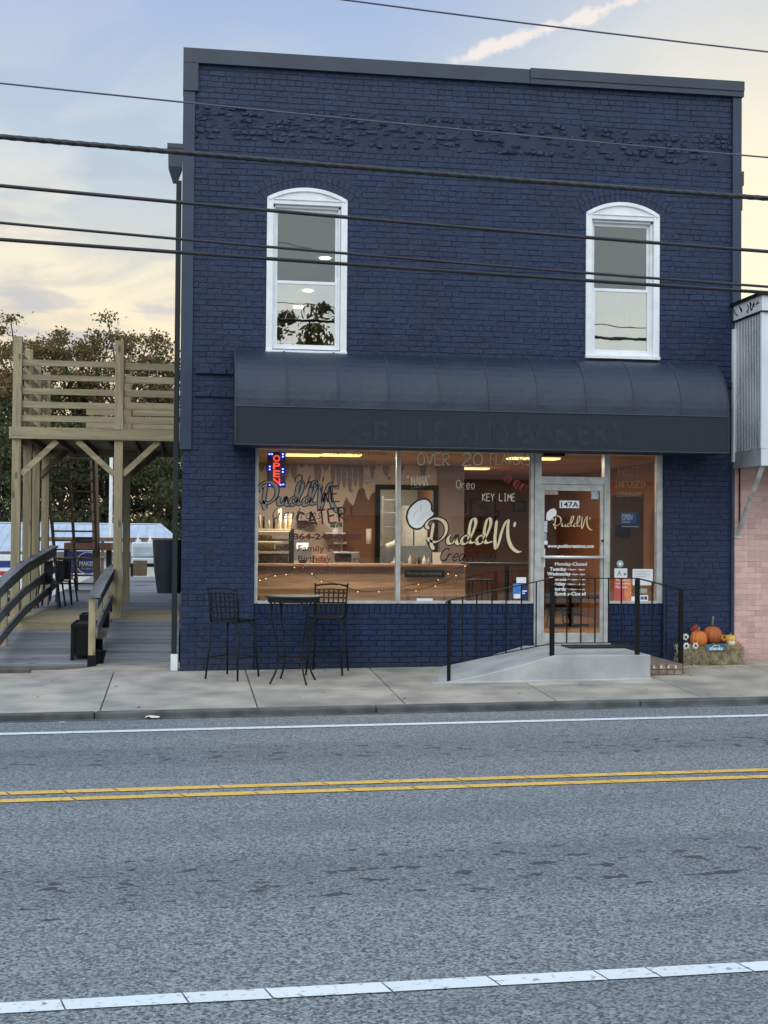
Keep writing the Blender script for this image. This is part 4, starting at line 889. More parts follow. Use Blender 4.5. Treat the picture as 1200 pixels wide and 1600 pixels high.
mb = MB(); bxp(mb, 953, 772, 1006, 905, 1.6, .5); ck = thing('drinks_cooler', 'tall taupe cooler cabinet behind the window right of the door', 'cabinet', (F(980, 950, 1.6)[0], 1.6, FLOOR)); part('body', mb, pm('taupe_cabinet', (.17, .135, .105), .5, .05), ck, bevel=.02)
mb = MB(); bxp(mb, 961, 820, 985, 841, 1.59, .004); part('panel', mb, pm('panel_navy', (.03, .05, .12), .4, .3, 12), ck)
mb = MB(); bxp(mb, 961, 846, 985, 848, 1.585, .012); part('ledge', mb, M['steel'], ck)
# LED open sign
ox0, oz1 = F(418, 706, .22); ox1, oz0 = F(446, 762, .22)
OS = thing('open_sign', 'lit red and blue LED sign reading OPEN hanging in the left shop window', 'sign', ((ox0+ox1)/2, .22, oz0))
mb = MB(); mb.box(ox0, ox1, .22, .235, oz0, oz1); part('board', mb, pm('led_board', (.09, .10, .14), .4), OS)
RL = emit('red_led', (1, .06, .05), 2.6); BLD = emit('blue_led', (.25, .35, 1), 6); BG = emit('blue_led_halo', (.02, .03, .9), .55)
for i, ch in enumerate('OPEN'):
    a = F(427, 711+i*12, .21); b = F(437.5, 721.5+i*12, .21); o = text(ch, a[0], b[1], b[0], a[1], .212, RL, None, bold=.012, name='letter'); o.parent = OS; o.matrix_parent_inverse = Matrix.Translation(-OS.location)
mb = MB(); hm = MB()
for a, b in ((421, 709.5), (425, 709.5), (442, 709.5), (442, 713.5), (421.5, 729), (421.5, 733.5), (442, 733), (442, 737.5), (421.5, 753), (421.5, 757.5), (438.5, 757.5), (442.5, 757)):
    x_, z_ = F(a, b, .21); mb.lathe([(.0, -.010), (.009, -.006), (.012, .0), (.009, .006), (.0, .010)], (x_, .208, z_), 8)
part('led_dot', mb, BLD, OS)
for a, b, c, d in ((418.5, 706.5, 428, 713), (438, 706.5, 445.5, 717), (418.5, 726, 424, 736), (439, 730, 445.5, 741), (418.5, 749, 425, 761), (435, 753, 445.5, 761)): x0, x1, z0, z1 = rectpx(a, b, c, d, .216); hm.box(x0, x1, .216, .219, z0, z1)
part('led_halo', hm, BG, OS)
# string lights
SLp = [(403, 906), (413, 903), (430, 898), (450, 895), (465, 882), (483, 890), (498, 905), (530, 913), (565, 924), (605, 921), (640, 914), (680, 906), (700, 895), (728, 883), (700, 906), (660, 920), (632, 922)]
SP = [Vector((*[F(a, b, .3)[0]], .3, F(a, b, .3)[1])) for a, b in SLp]; cv_ = crom(SP, 6)
SL = thing('string_lights', 'string of tiny warm bulbs strung low behind the shop windows', 'string lights', tuple(SP[0]))
mb = MB(); mb.tube(cv_, .004, 5); part('cable', mb, M['black'], SL)
GL = emit('warm_bulb', (1, .50, .20), 5)
for i in range(2, len(cv_), 5):
    p = cv_[i]; mb = MB(); mb.lathe([(0, -.008), (.0055, -.004), (.0065, 0), (.004, .005), (0, .008)], (p.x, p.y-.006, p.z-.014), 8); part('bulb', mb, GL, SL)
pmx, pmz = F(414, 700, .3)

# ------------------------------------------------------------------ entrance ramp, railing, mat
def G(px, py, z):
    v = _f + _r2*((px-600)/FPX) + _u2*((800-py)/FPX); t = (z-CAM.z)/v.z; q = CAM+v*t; return q.x, q.y
LZ = ZD-.035; LY0 = -1.47
lx0 = F(866, 1020, LY0)[0]; lx1 = F(1017, 1020, LY0)[0]; rx0 = F(690, 1050, LY0)[0]
RP = thing('entrance_ramp', 'pale grey poured concrete ramp and landing at the shop door', 'ramp', ((lx0+lx1)/2, -.7, ZS(lx0, -.7)))
mb = MB(); prof_ = [(lx1, LZ), (lx0, LZ)]+[(lx0+(rx0-lx0)*t, LZ-(LZ-ZS(rx0, -1.4)-.006)*(t+.08*math.sin(math.pi*t))) for t in (.1, .25, .4, .6, .8, 1)]
bot = [(rx0, ZS(rx0, -1.4)-.03), (lx1, ZS(rx0)-.05)]
pr = prof_+bot; mb.prism(pr, LY0, -.003); part('landing', mb, M['ramp'], RP, bevel=.012)
mb = MB()                                                      # rough apron where the pour meets the pavement
mb.slab([(rx0-.12, LY0-.03), (lx1+.0, LY0-.05), (lx1, LY0-.001), (rx0-.12, LY0-.001)], lambda x, y: ZS(x, y)+.010+(.012 if y > LY0-.01 else 0), lambda x, y: ZS(x, y)-.03); part('apron', mb, M['ramp'], RP)
bs = thing('brick_step', 'low brick step at the right end of the door landing', 'step', (lx1+.2, -.7, ZS(lx1, -.7)))
bm_ = pm('step_brick', (.26, .19, .15), .85, .2, 12, .5, 60, island=.25); sx1 = F(1064, 1040, -1.1)[0]
mb = MB()
for r_ in range(2):
    for i in range(5):
        a = lx1+.004+i*(sx1-lx1)/5; mb.brick(a+.004, a+(sx1-lx1)/5-.004, -1.16, -.98, ZS(lx1, -1)-.0+r_*.07+.004, ZS(lx1, -1)+r_*.07+.066)
mb.box(lx1+.002, sx1, -1.145, -.04, ZS(lx1, -1)-.05, ZS(lx1, -1)+.143); part('tread', mb, bm_, bs)
mb = MB()
for i in range(5): a = lx1+.06+i*(sx1-lx1-.1)/4.6; mb.box(a-.012, a+.012, -1.167, -1.161, ZS(lx1, -1)+.085, ZS(lx1, -1)+.125)
part('vent_hole', mb, M['cream'], bs)
mb = MB(); a = G(872, 1008, LZ); b = G(957, 1003, LZ); mb.box(a[0], b[0], -.52, -.07, LZ+.003, LZ+.018); tag(mb.build('door_mat', pm('rubber_mat', (.015, .016, .018), .9, .2, 40, .6, 120), bevel=.005), 'black rubber mat on the landing in front of the glass door', 'mat')
RY = LY0+.05
def rp(px, py, Y=RY): x, z = F(px, py, Y); return (x, Y, z)
RL_ = thing('ramp_railing', 'black iron railing with thin balusters along the ramp and landing', 'railing', rp(863, 1023))
posts = [(702, 939, RY, ZS(4, RY)), (863, 903, RY, LZ), (996, 904, RY, LZ), (1064, 921, -1.0, ZS(6.6, -1))]
for px, pt_, Y, zb_ in posts:
    x, z = F(px, pt_, Y); mb = MB(); w_ = .021 if px == 702 else .027; mb.box(x-w_, x+w_, Y-w_, Y+w_, zb_-.01, z+.002); part('post', mb, M['black'], RL_, bevel=.004)
top = [rp(699, 947), rp(696.5, 941), rp(702, 938), rp(863, 903.5), rp(996, 903.5), (*[F(1064, 921, -1.0)[0]], -1.0, F(1064, 921, -1.0)[1]), (F(1067.5, 925, -1.0)[0], -1.0, F(1067, 930, -1.0)[1])]
mb = MB()
for a, b in zip(top[:-1], top[1:]): mb.beam(a, b, .040, .012)
part('top_rail', mb, M['black'], RL_)
botr = [rp(702, 1038), rp(863, 1005), rp(996, 1004), (F(1064, 1030, -1.0)[0], -1.0, F(1064, 1028, -1.0)[1])]
mb = MB()
for a, b in zip(botr[:-1], botr[1:]): mb.beam(a, b, .022, .010)
part('bottom_rail', mb, M['black'], RL_)
def interp(P, px):
    for (x0, y0), (x1, y1) in zip(P[:-1], P[1:]):
        if x0 <= px <= x1: return y0+(y1-y0)*(px-x0)/(x1-x0)
for px in (723, 745, 769, 791, 815, 838, 886, 908, 930, 951, 971, 1019, 1041):
    pt_ = interp([(702, 938), (863, 903.5), (996, 903.5), (1064, 921)], px); pb = interp([(702, 1038), (863, 1005), (996, 1004), (1064, 1028)], px); Y = RY if px < 1000 else RY+(px-996)/68*(-1.0-RY)
    x, z = F(px, pt_, Y); _, z0 = F(px, pb, Y); mb = MB(); mb.box(x-.0075, x+.0075, Y-.0075, Y+.0075, z0, z); part('baluster', mb, M['black'], RL_)

# ------------------------------------------------------------------ bar table and chairs
tx, ty = G(458, 1056, .0); ty = -1.12; tx = F(458, 1050, ty)[0]; tz = F(458, 931, ty)[1]; zg0 = ZS(tx, ty)
T = thing('bar_table', 'tall round black iron bar table with curved legs against the shop front', 'table', (tx, ty, zg0), world=False); h_ = tz-zg0
mb = MB(); mb.lathe([(0, -.022), (.335, -.022), (.352, -.016), (.356, -.004), (.35, .004), (.30, .002), (0, .002)], (0, 0, h_), 36); part('tabletop', mb, pm('worn_table_metal', (.030, .032, .036), .4, .3, 10, .2, 80, spec=.4), T, smooth=True)
mb = MB(); mb.lathe([(.315, -.075), (.322, -.075), (.322, -.021), (.315, -.021)], (0, 0, h_), 36); part('apron', mb, M['blackmetal'], T)
for k_ in range(4):
    a = R(25+90*k_); P = [(.315, h_-.05), (.325, h_-.16), (.305, h_-.32), (.245, h_-.52), (.215, .30), (.24, .16), (.315, .015), (.33, .0)]
    mb = MB(); mb.tube([(r*math.cos(a), r*math.sin(a), z) for r, z in [(p.x, p.y) for p in crom([Vector(q) for q in P], 4)]], .0125, 7); lg = part('leg', mb, M['blackmetal'], T, smooth=True)
    mb = MB()
    for s_ in (-1, 1): mb.tube([(.31*math.cos(a+s_*t), .31*math.sin(a+s_*t), z) for t, z in ((.0, h_-.20), (.05, h_-.12), (.16, h_-.085), (.24, h_-.076))], .007, 5)
    sub('scroll_brace', mb, M['blackmetal'], lg)
mb = MB(); mb.tube([(.215*math.cos(R(i*15)), .215*math.sin(R(i*15)), .30) for i in range(25)], .009, 6)
for i in range(5): mb.box(-.2+i*.09, -.185+i*.09, -.13 if i in (0, 4) else -.2, .13 if i in (0, 4) else .2, .295, .302)
part('lower_ring', mb, M['blackmetal'], T)
def barchair(label, loc, rot, grp='iron bar chairs outside the shop'):
    o = thing('bar_chair', label, 'chair', loc, rot, grp, world=False); hs = .735
    fr_ = MB(); w, d = .20, .20
    mb = MB(); q = [(-w, -d), (w, -d), (w+.01, d), (0, d+.025), (-w-.01, d)]; mb.slab(q, lambda x, y: hs+.012*(abs(x)/w)**2, lambda x, y: hs-.022); part('seat', mb, M['blackmetal'], o, bevel=.006)
    for i in (-1, 1):
        mb = MB(); mb.tube([(i*(w+.035), -d-.055, 0), (i*(w+.012), -d-.02, .35), (i*w, -d, hs-.02)], .0125, 7); part('leg', mb, M['blackmetal'], o, smooth=True)
        mb = MB(); mb.tube([(i*(w+.035), d+.055, 0), (i*(w+.012), d+.02, .35), (i*w, d-.01, hs-.02)], .0125, 7); part('leg', mb, M['blackmetal'], o, smooth=True)
    mb = MB()
    for i in (-1, 1): mb.tube([(i*w, -d, hs-.02), (i*(w+.005), -d-.01, hs+.2), (i*(w+.018), -d-.065, hs+.42)], .012, 7)
    mb.tube([(-(w+.018), -d-.062, hs+.39), (-.1, -d-.075, hs+.408), (0, -d-.08, hs+.412), (.1, -d-.075, hs+.408), (w+.018, -d-.062, hs+.39)], .012, 7)
    mb.tube([(-(w+.01), -d-.04, hs+.34), (0, -d-.06, hs+.35), (w+.01, -d-.04, hs+.34)], .007, 6)
    part('back_frame', mb, M['blackmetal'], o, smooth=True)
    mb = MB()
    for k_ in range(6):
        x = -.155+k_*.062; mb.beam((x, -d-.012, hs+.03), (x*1.06, -d-.058, hs+.345), .020, .005, (0, 1, 0))
    for z, y in ((.10, -.02), (.17, -.028), (.235, -.04), (.295, -.048)): mb.box(-w, w, -d+y-.006, -d+y-.001, hs+z-.009, hs+z+.009)
    part('backrest', mb, M['blackmetal'], o)
    mb = MB(); z = .27; mb.tube([(w+.018, -d-.03, z), (w+.018, d+.03, z), (-w-.018, d+.03, z), (-w-.018, -d-.03, z), (w+.018, -d-.03, z)], .008, 6)
    part('footrest', mb, M['blackmetal'], o)
    mb = MB()
    for i in (-1, 1):
        for j in (-1, 1): mb.tube([(i*(w+.01), j*(d+.015), hs-.14), (i*(w-.03), j*(d-.02), hs-.06), (i*(w-.10), j*(d-.03), hs-.025)], .006, 5)
    part('scroll_brace', mb, M['blackmetal'], o); return o
cxy = G(363, 1057, .0)
barchair('black iron bar chair standing left of the round table with its back turned', (cxy[0], cxy[1]+.02, ZS(*cxy)), R(-34))
cxy = G(512, 1050, .02)
barchair('black iron bar chair right of the round table, back against the shop window', (cxy[0], cxy[1]+.03, ZS(*cxy)), R(180-16))

# ------------------------------------------------------------------ harvest display
hayc = pm('straw', (.50, .42, .27), .9, .2, 10, 0, island=.4, c2=(.30, .24, .14))
HY = -.22
def bale(px0, px1, py0, py1, label, depth=.30):
    x0, x1, z0, z1 = rectpx(px0, py0, px1, py1, HY-depth/2); zb_ = ZS(x0, HY); z1 = max(z1, zb_+.2)
    o = thing('hay_bale', label, 'hay bale', ((x0+x1)/2, HY, zb_), group='hay bales')
    mb = MB(); mb.box(x0+.02, x1-.02, HY-depth/2+.02, HY+depth/2-.02, zb_, z1-.015); part('core', mb, hayc, o, bevel=.04)
    mb = MB()
    for i in range(1500):
        s_ = random.random(); x = random.uniform(x0, x1); y = random.uniform(HY-depth/2, HY+depth/2); z = random.uniform(zb_, z1)
        if s_ < .55: y = HY-depth/2+random.uniform(-.012, .02)
        elif s_ < .8: z = z1+random.uniform(-.02, .006)
        else: x = random.choice((x0, x1))+random.uniform(-.01, .01)
        a = random.uniform(0, math.pi); l = random.uniform(.03, .10); dx_, dz_ = math.cos(a)*l/2, math.sin(a)*l/2*.8; dy_ = random.uniform(-.02, .02)
        z = max(zb_+.01, z)
        mb.add([(x-dx_, y-dy_, max(zb_+.003, z-dz_)), (x-dx_+.004, y-dy_-.002, max(zb_+.003, z-dz_)+.003), (x+dx_+.004, y+dy_-.002, max(zb_+.005, z+dz_)+.003), (x+dx_, y+dy_, max(zb_+.003, z+dz_))], [(0, 1, 2, 3)])
    q = part('straw', mb, hayc, o); return z1
zt1 = bale(1067, 1113, 1011, 1040, 'left straw bale under the front pumpkin and white daisies'); zt2 = bale(1114, 1161, 1010, 1038, 'right straw bale with the small gourds on it')
def pumpkin(px, py, r, h, mat, label, z=None, Y=HY, lobes=10, stem=.05, name='pumpkin', cat='pumpkin', tilt=0):
    x, _ = F(px, py, Y); z = z if z is not None else _
    o = thing(name, label, cat, (x, Y, z)); mb = MB(); P = [(r*.12, .01), (r*.55, 0), (r*.88, h*.14), (r, h*.42), (r*.95, h*.68), (r*.66, h*.93), (r*.30, h), (r*.08, h*.93)]
    mb.lathe(P, (x, Y, z), 60, lobes, .10); part('body', mb, mat, o, smooth=True)
    mb = MB(); mb.tube([(x, Y, z+h*.9), (x+.004, Y, z+h+stem*.6), (x+.012, Y-.005, z+h+stem)], [.017, .011, .013], 7); part('stem', mb, pm('pumpkin_stem', (.20, .19, .13), .8, .2, 20), o, smooth=True); return o
org = pm('pumpkin_orange', (.60, .19, .035), .65, .12, 5, .1, 40, c2=(.50, .13, .02)); org2 = pm('pumpkin_russet', (.44, .125, .035), .7, .14, 5, .1, 40, c2=(.36, .09, .02))
pumpkin(1091.5, 1013, .118, .21, org, 'bright orange pumpkin in front on the left bale', Y=HY-.06, z=zt1, stem=.05)
pumpkin(1113, 1008, .135, .235, org2, 'large russet pumpkin with a tall stem behind the blue sign', Y=HY+.07, z=zt2+.02, stem=.14)
pumpkin(1141, 1004, .085, .14, pm('gourd_yellow', (.68, .40, .06), .45, .1, 5), 'yellow ribbed gourd at the back of the right bale', Y=HY+.05, z=zt2+.005, lobes=8, stem=.02, name='gourd', cat='gourd')
pumpkin(1143, 1012, .055, .075, pm('gourd_white', (.66, .62, .42), .5, .08, 5), 'small pale cream gourd on the right bale', Y=HY-.10, z=zt2, lobes=8, stem=.01, name='gourd', cat='gourd')
pumpkin(1153, 1013, .035, .045, org, 'tiny orange gourd at the right edge of the bale', Y=HY-.08, z=zt2, lobes=8, stem=.01, name='gourd', cat='gourd')
def flower(px, py, Y, r, pet, cen, label, n=11, name='daisy', cat='flower', layers=1, group=None):
    x, z = F(px, py, Y); o = thing(name, label, cat, (x, Y, z), group=group); mb = MB()
    for l_ in range(layers):
        for i in range(n):
            a = 2*math.pi*(i+.5*l_)/n+random.uniform(-.1, .1); rr = r*(1-.22*l_)*random.uniform(.85, 1.08); t = .38*r; ca, sa = math.cos(a), math.sin(a); yy = Y-.006*l_
            mb.add([(x+ca*r*.2, yy-.012, z+sa*r*.2), (x+ca*rr*.6-sa*t/2, yy-.004, z+sa*rr*.6+ca*t/2), (x+ca*rr, yy-.014+random.uniform(-.01, .01), z+sa*rr), (x+ca*rr*.6+sa*t/2, yy-.004, z+sa*rr*.6-ca*t/2)], [(0, 1, 2, 3)])
    part('petals', mb, pet, o); mb = MB(); mb.lathe([(0, -.008), (r*.26, -.004), (r*.30, .004), (0, .010)], (0, 0, 0), 10); mb.v = [(x+a, Y-.016-c_, z+b) for a, b, c_ in mb.v]; part('centre', mb, cen, o)
    mb = MB(); zb_ = zt1 if px < 1113 else zt2; mb.tube([(x, Y+.004, z), (x, Y+.012, (z+zb_)/2), (x, Y+.02, zb_)], .003, 5); part('stalk', mb, pm('stalk_green', (.06, .10, .03), .7), o); return o
pw = pm('petal_white', (.80, .78, .76), .6, .05, 20); ck_ = pm('flower_centre', (.02, .015, .012), .8); pr_ = pm('petal_red', (.36, .035, .02), .6, .25, 20); py_ = pm('petal_gold', (.70, .30, .03), .6, .2, 20)
flower(1071, 995, HY-.17, .055, pw, ck_, 'white artificial daisy highest at the left of the display', group='white daisies')
flower(1072, 1009, HY-.185, .056, pw, ck_, 'white artificial daisy low at the left bale corner', group='white daisies')
flower(1086.5, 1008.5, HY-.20, .052, pw, ck_, 'white artificial daisy in front of the bright orange pumpkin', group='white daisies')
flower(1087, 985, HY+.08, .085, pr_, pr_, 'dark red silk flower behind the front pumpkin', 14, 'silk_flower', 'flower', 3)
flower(1131, 996, HY-.06, .055, py_, ck_, 'golden sunflower between the russet pumpkin and the yellow gourd', 13, 'sunflower', 'flower', 2)
x0, x1, z0, z1 = rectpx(1104, 1006, 1135, 1017, HY-.17)
sg = thing('thanks_sign', 'small blue plaque reading give thanks on the straw bales', 'sign', ((x0+x1)/2, HY-.17, z0)); mb = MB(); mb.prism([(x0, z0), (x1-.02, z0+.005), (x1, (z0+z1)/2), (x1-.03, z1), (x0+.01, z1-.004), (x0-.004, (z0+z1)/2)], HY-.175, HY-.155); part('board', mb, pm('plaque_blue', (.05, .17, .26), .6, .2, 20), sg)
o = text('give', x0+.09, z1-.035, x1-.10, z1-.012, HY-.1765, M['vwhite'], None, bold=.01, shear=.3); o.parent = sg; o.matrix_parent_inverse = Matrix.Translation(-sg.location)
o = text('thanks', x0+.04, z0+.012, x1-.05, z1-.035, HY-.1765, M['vwhite'], None, bold=.02, shear=.3); o.parent = sg; o.matrix_parent_inverse = Matrix.Translation(-sg.location)

# ------------------------------------------------------------------ pink neighbour with metal marquee
NB = thing('neighbour_shop', 'pink painted brick shop at the right edge with a white metal marquee box', 'building', (10, 0, 0))
NX0 = 7.635; mz1 = F(1188, 458, -.93)[1]; mz0 = F(1188, 727, -.93)[1]
mb = MB(); z = .02; k = 0
while z < mz0+.2:
    x = NX0-(.1 if k % 2 else 0)
    while x < 13: 
        a = max(x, NX0); 
        if x+.203-a > .02: mb.brick(a+.002, x+.201, -.0270+random.uniform(-.0005, .0005), .03, z+.002, z+.0742, .002)
        x += .203
    z += .0762; k += 1
part('wall', mb, M['pink'], NB)
mb = MB(); mb.box(NX0+.002, 18, -.024, .2, -.1, mz1-.06); mb.box(NX0+.002, 18, .2, 14, -.1, mz1-.1); part('wall_core', mb, pm('pink_core', (.56, .36, .33), .8), NB)
mq0 = F(1147, 700, -.03)[0]; mqx = F(1190, 600, -.93)[0]
cor = pm('galvanised_panel', (.46, .49, .54), .28, .12, 1.2, .1, 20, metal=.75); cw = pm('white_panel', (.68, .71, .75), .45, .05, 2)
bz = mz0+.225; tz_ = mz1-.24
mb = MB(); nr = 18; vs = []; 
for i in range(nr+1):
    y = -.93+.9*i/nr
    for dx_, dy_ in ((0, .0), (0, .028), (.014, .034), (.014, .044)): vs.append((mqx+dx_+(.0), y+dy_))
vs = vs[:-3]; n = len(vs); mb.add([(x, y, bz) for x, y in vs]+[(x, y, tz_) for x, y in vs], [(i, i+1, n+i+1, n+i) for i in range(n-1)])
mq = part('marquee', mb, cor, NB, label='corrugated galvanised side of the marquee box')
mb = MB(); mb.box(mqx-.012, mqx+.03, -.955, -.90, bz, tz_); mb.box(mqx+.031, 18, -.945, -.925, bz, tz_)
for i in range(30): mb.box(mqx+.25*i+.24, mqx+.25*i+.26, -.953, -.9455, bz, tz_)
sub('front_panel', mb, cw, mq)
mb = MB(); mb.box(mqx-.008, mqx+.02, -.93, .0, mz0, bz-.004); sub('lower_side_band', mb, pm('grey_band', (.30, .30, .32), .5), mq); mb = MB(); mb.box(mqx-.010, 18, -.952, -.931, mz0-.004, bz-.004); sub('lower_front_band', mb, cw, mq)
mb = MB(); mb.box(mqx, 18, -.925, 0, mz0+.01, mz0+.03); sub('soffit', mb, pm('soffit_grey', (.3, .3, .3), .8), mq)
mb = MB(); mb.box(mqx-.012, mqx+.02, -.96, .0, tz_+.004, mz1-.03); mb.box(mqx+.021, 18, -.955, -.93, tz_+.004, mz1-.03); sub('fascia', mb, cw, mq)
mb = MB(); mb.box(mqx-.05, 18, -1.0, .3, mz1-.028, mz1+.012); mb.box(mqx-.03, 18, -.98, -.0, tz_-.012, tz_+.003); sub('roof_edge', mb, M['black'], mq)
mb = MB(); random.seed(11)
for i in range(5):
    yy = -.86+i*.17; P = crom([Vector((yy+random.uniform(-.05, .09), (tz_+mz1)/2+random.uniform(-.07, .06), 0)) for _ in range(5)], 4)
    for a, b in zip(P[:-1], P[1:]): mb.beam((mqx-.014, a.x, a.y), (mqx-.014, b.x, b.y), .004, .022, (1, 0, 0))
sub('scroll_ornament', mb, M['black'], mq)
mb = MB(); a = (mqx+.04, -.90, mz0+.01); b = (F(1152, 835, -.04)[0], -.04, F(1152, 835, -.04)[1]); mb.beam(a, b, .045, .05); part('marquee_strut', mb, pm('galv_strut', (.50, .50, .50), .5, .15, 8), NB)
mb = MB(); mb.box(b[0]-.06, b[0]+.06, -.045, -.031, b[2]-.05, b[2]+.03); part('strut_plate', mb, MATS['galv_strut'], NB)
mb = MB(); mb.box(7.637, mqx-.03, -.10, -.035, F(1140, 722, -.06)[1], mz1-.35); part('white_flashing', mb, M['white'], NB, label='narrow white flashing between the two buildings')
mb = MB(); mb.tube([(7.70, -.05, 1.95), (7.70, -.05, 3.1)], .012, 6); part('conduit', mb, M['black'], NB)

# ------------------------------------------------------------------ overhead lines
def wire(p0, p1, Y, r, mat, label, twist=False, name='overhead_cable', sag=.25):
    (x0, z0), (x1, z1) = F(*p0, Y), F(*p1, Y); k = (z1-z0)/(x1-x0); n = 60; P = []
    for i in range(n+1):
        x = -22+52*i/n; P.append((x, Y, z0+k*(x-x0)+sag*((x-x0)*(x-x1))/200))
    mb = MB()
    if not twist: mb.tube(P, r, 7)
    else:
        mb.tube(P, r*.92, 8)
        n = 1300
        for s_ in range(3):
            Q = []
            for i in range(n+1):
                x = -13+32*i/n; z = z0+k*(x-x0)+sag*((x-x0)*(x-x1))/200; a = x*2*math.pi/.42+s_*2.094; Q.append((x, Y+math.cos(a)*r*.66, z+math.sin(a)*r*.66))
            mb.tube(Q, r*.36, 5)
    return tag(mb.build(name, mat, smooth=True), label, 'cable', 'overhead cables')
wb = pm('cable_black', (.018, .019, .022), .45, .1, 5); wl = pm('cable_grey', (.085, .085, .13), .5, .1, 5)
wire((540, 0), (1200, 81), -5.2, .0085, wl, 'thin pale cable crossing the sky above the roof', sag=.5)
wire((0, 130), (1200, 246), -5.0, .0085, wl, 'thin bluish cable crossing the rough brick band')
wire((0, 213.5), (1200, 310), -4.6, .028, wb, 'thick twisted cable bundle passing just over the upper windows', True)
wire((0, 290), (1200, 393), -4.5, .019, wb, 'cable crossing the heads of the upper windows')
wire((0, 348), (1200, 448), -4.3, .0145, wb, 'cable crossing the middle of the upper windows, just above the lowest one')
wire((0, 374), (1200, 457), -4.2, .0195, wb, 'lowest overhead cable, crossing the window meeting rails', sag=.1)

# ------------------------------------------------------------------ side deck
def bpx(mb, px0, py0, px1, py1, Y, dep, mi=0): x0, x1, z0, z1 = rectpx(px0, py0, px1, py1, Y); mb.box(x0, x1, Y, Y+dep, z0, z1); return mb
zdeck = .42
DK = thing('wooden_deck', 'weathered grey plank deck rising beside the navy building', 'deck', (-1.5, 4, 0))
def boards(x0, x1, ya, yb, za, zb_, mat, w=.145, name='deck_boards', label=None):
    mb = MB(); n = max(1, int((yb-ya)/w)); w = (yb-ya)/n
    for i in range(n):
        y0 = ya+i*w; z0 = za+(zb_-za)*i/n; z1 = za+(zb_-za)*(i+1)/n; j = random.uniform(-.002, .002)
        mb.add([(x0, y0+.004, z0-.035), (x1, y0+.004, z0-.035), (x0, y0+w-.004, z1-.035), (x1, y0+w-.004, z1-.035), (x0, y0+.004, z0+j), (x1, y0+.004, z0+j), (x0, y0+w-.004, z1+j), (x1, y0+w-.004, z1+j)], [(0, 2, 3, 1), (4, 5, 7, 6), (0, 1, 5, 4), (2, 6, 7, 3), (0, 4, 6, 2), (1, 3, 7, 5)])
    return part(name, mb, mat, DK, label=label)
boards(-1.10, -.02, 1.1, 4.1, .0, zdeck-.01, M['deckx']); boards(-3.4, -1.101, .72, 3.85, -.03, .275, M['deckx'])
boards(-1.10, -.02, 4.1, 6.5, zdeck, zdeck, M['gwx'], label='new pale boards across the deck'); boards(-2.78, -1.101, 3.88, 6.5, zdeck, zdeck, M['gwx'], .30, label='new pale step boards')
mb = MB(); mb.box(-2.78, -1.101, 3.852, 3.878, .12, zdeck-.002); part('step_riser', mb, M['gwx'], DK)
boards(-2.78, -.02, 6.5, 25, zdeck-.003, zdeck-.003, M['deckx'])
mb = MB(); mb.box(-2.8, -2.77, 3.9, 25, -1, zdeck-.04); mb.box(-2.8, 0, 24.98, 25.0, -1.2, zdeck-.04); part('skirt', mb, M['gwbrown'], DK)
mb = MB(); mb.slab([(-8, .12), (-1.55, .30), (-1.2, .45), (-1.12, .72), (-3.5, .715), (-8, .715)], lambda x, y: .004, lambda x, y: -.2); struct(mb.build('dirt_strip', pm('brown_dirt', (.14, .11, .09), .95, .2, 6, .6, 40)))
mb = MB(); mb.slab([(-1.9, .104), (-1.5, .16), (-1.25, .34), (-1.13, .60), (-1.09, 1.095), (-.001, 1.095), (-.001, .104)], lambda x, y: .012, lambda x, y: -.2); struct(mb.build('concrete_apron', M['concrete']))
# balcony on posts
BY = 4.4; BC = thing('deck_balcony', 'pale new timber balcony on posts over the side deck', 'balcony', (-1.5, 6, zdeck))
Lx = F(26.5, 700, BY)[0]; Rx = F(184.5, 700, BY)[0]; ptop = F(26, 526, BY)[1]; bz0 = F(150, 688, BY)[1]; bz1 = F(150, 670, BY)[1]
PW_ = .07
def post(x, y, z0, z1, w=PW_, mat='gwz', nm='post'): mb = MB(); mb.box(x-w, x+w, y-w, y+w, z0, z1); return part(nm, mb, M[mat], BC, bevel=.004)
rows = [(BY, 26.5, 184.5), (5.95, 41, None), (7.3, 54, None), (9.0, 76, 198)]
for y, pl, pr2 in rows:
    post(Lx+.0, y, .1 if y == BY else zdeck-.3, ptop if y < 8 else ptop-.02)
    if pr2: post(F(pr2, 800, y)[0] if y == BY else F(pr2, 800, y)[0], y, zdeck-.02, ptop-.02)
mb = MB(); mb.box(Lx-.07, -.03, BY-PW_-.045, BY-PW_-.002, bz0, bz1); part('beam', mb, M['gwx'], BC, bevel=.004)
mb = MB(); mb.box(Lx-.07, -.03, BY-.04, BY+.0, bz0, bz1-.05); part('beam', mb, M['gwx'], BC)
mb = MB(); mb.box(Lx-.07, -.03, 9.0-.12, 9.0-.075, bz0, bz1-.05); part('beam', mb, M['gwx'], BC)
mb = MB(); mb.box(Lx-.115, Lx-.075, BY-.1, 9.2, bz0, bz1); part('beam', mb, M['gwy'], BC)
mb = MB()
for i in range(7): x = Lx+.1+i*.43; mb.box(x, x+.04, BY+.01, 8.87, bz0+.02, bz1-.07)
part('joist', mb, M['gwbrown'], BC)
mb = MB(); y = BY-.05
while y < 9.1: mb.box(Lx-.12, -.04, y, y+.138, bz1-.065, bz1-.03); y += .144
part('floor_boards', mb, M['gwx'], BC)
for seg_, x0p, x1p, ys in ((0, 34, 181, ((562, 575), (585, 597), (606, 619), (627, 640), (648.5, 661))), (1, 193, 277, ((567, 580), (588, 601), (609, 622), (629, 642), (651, 664)))):
    for a, b in ys:
        mb = MB(); x0, x1, z0, z1 = rectpx(x0p, a, x1p, b, BY); x1 = min(x1, -.03); mb.box(x0-.03, x1+.02*(seg_ == 0), BY-.02, BY+.02, z0, z1); part('rail_board', mb, M['gwx'], BC, bevel=.003)
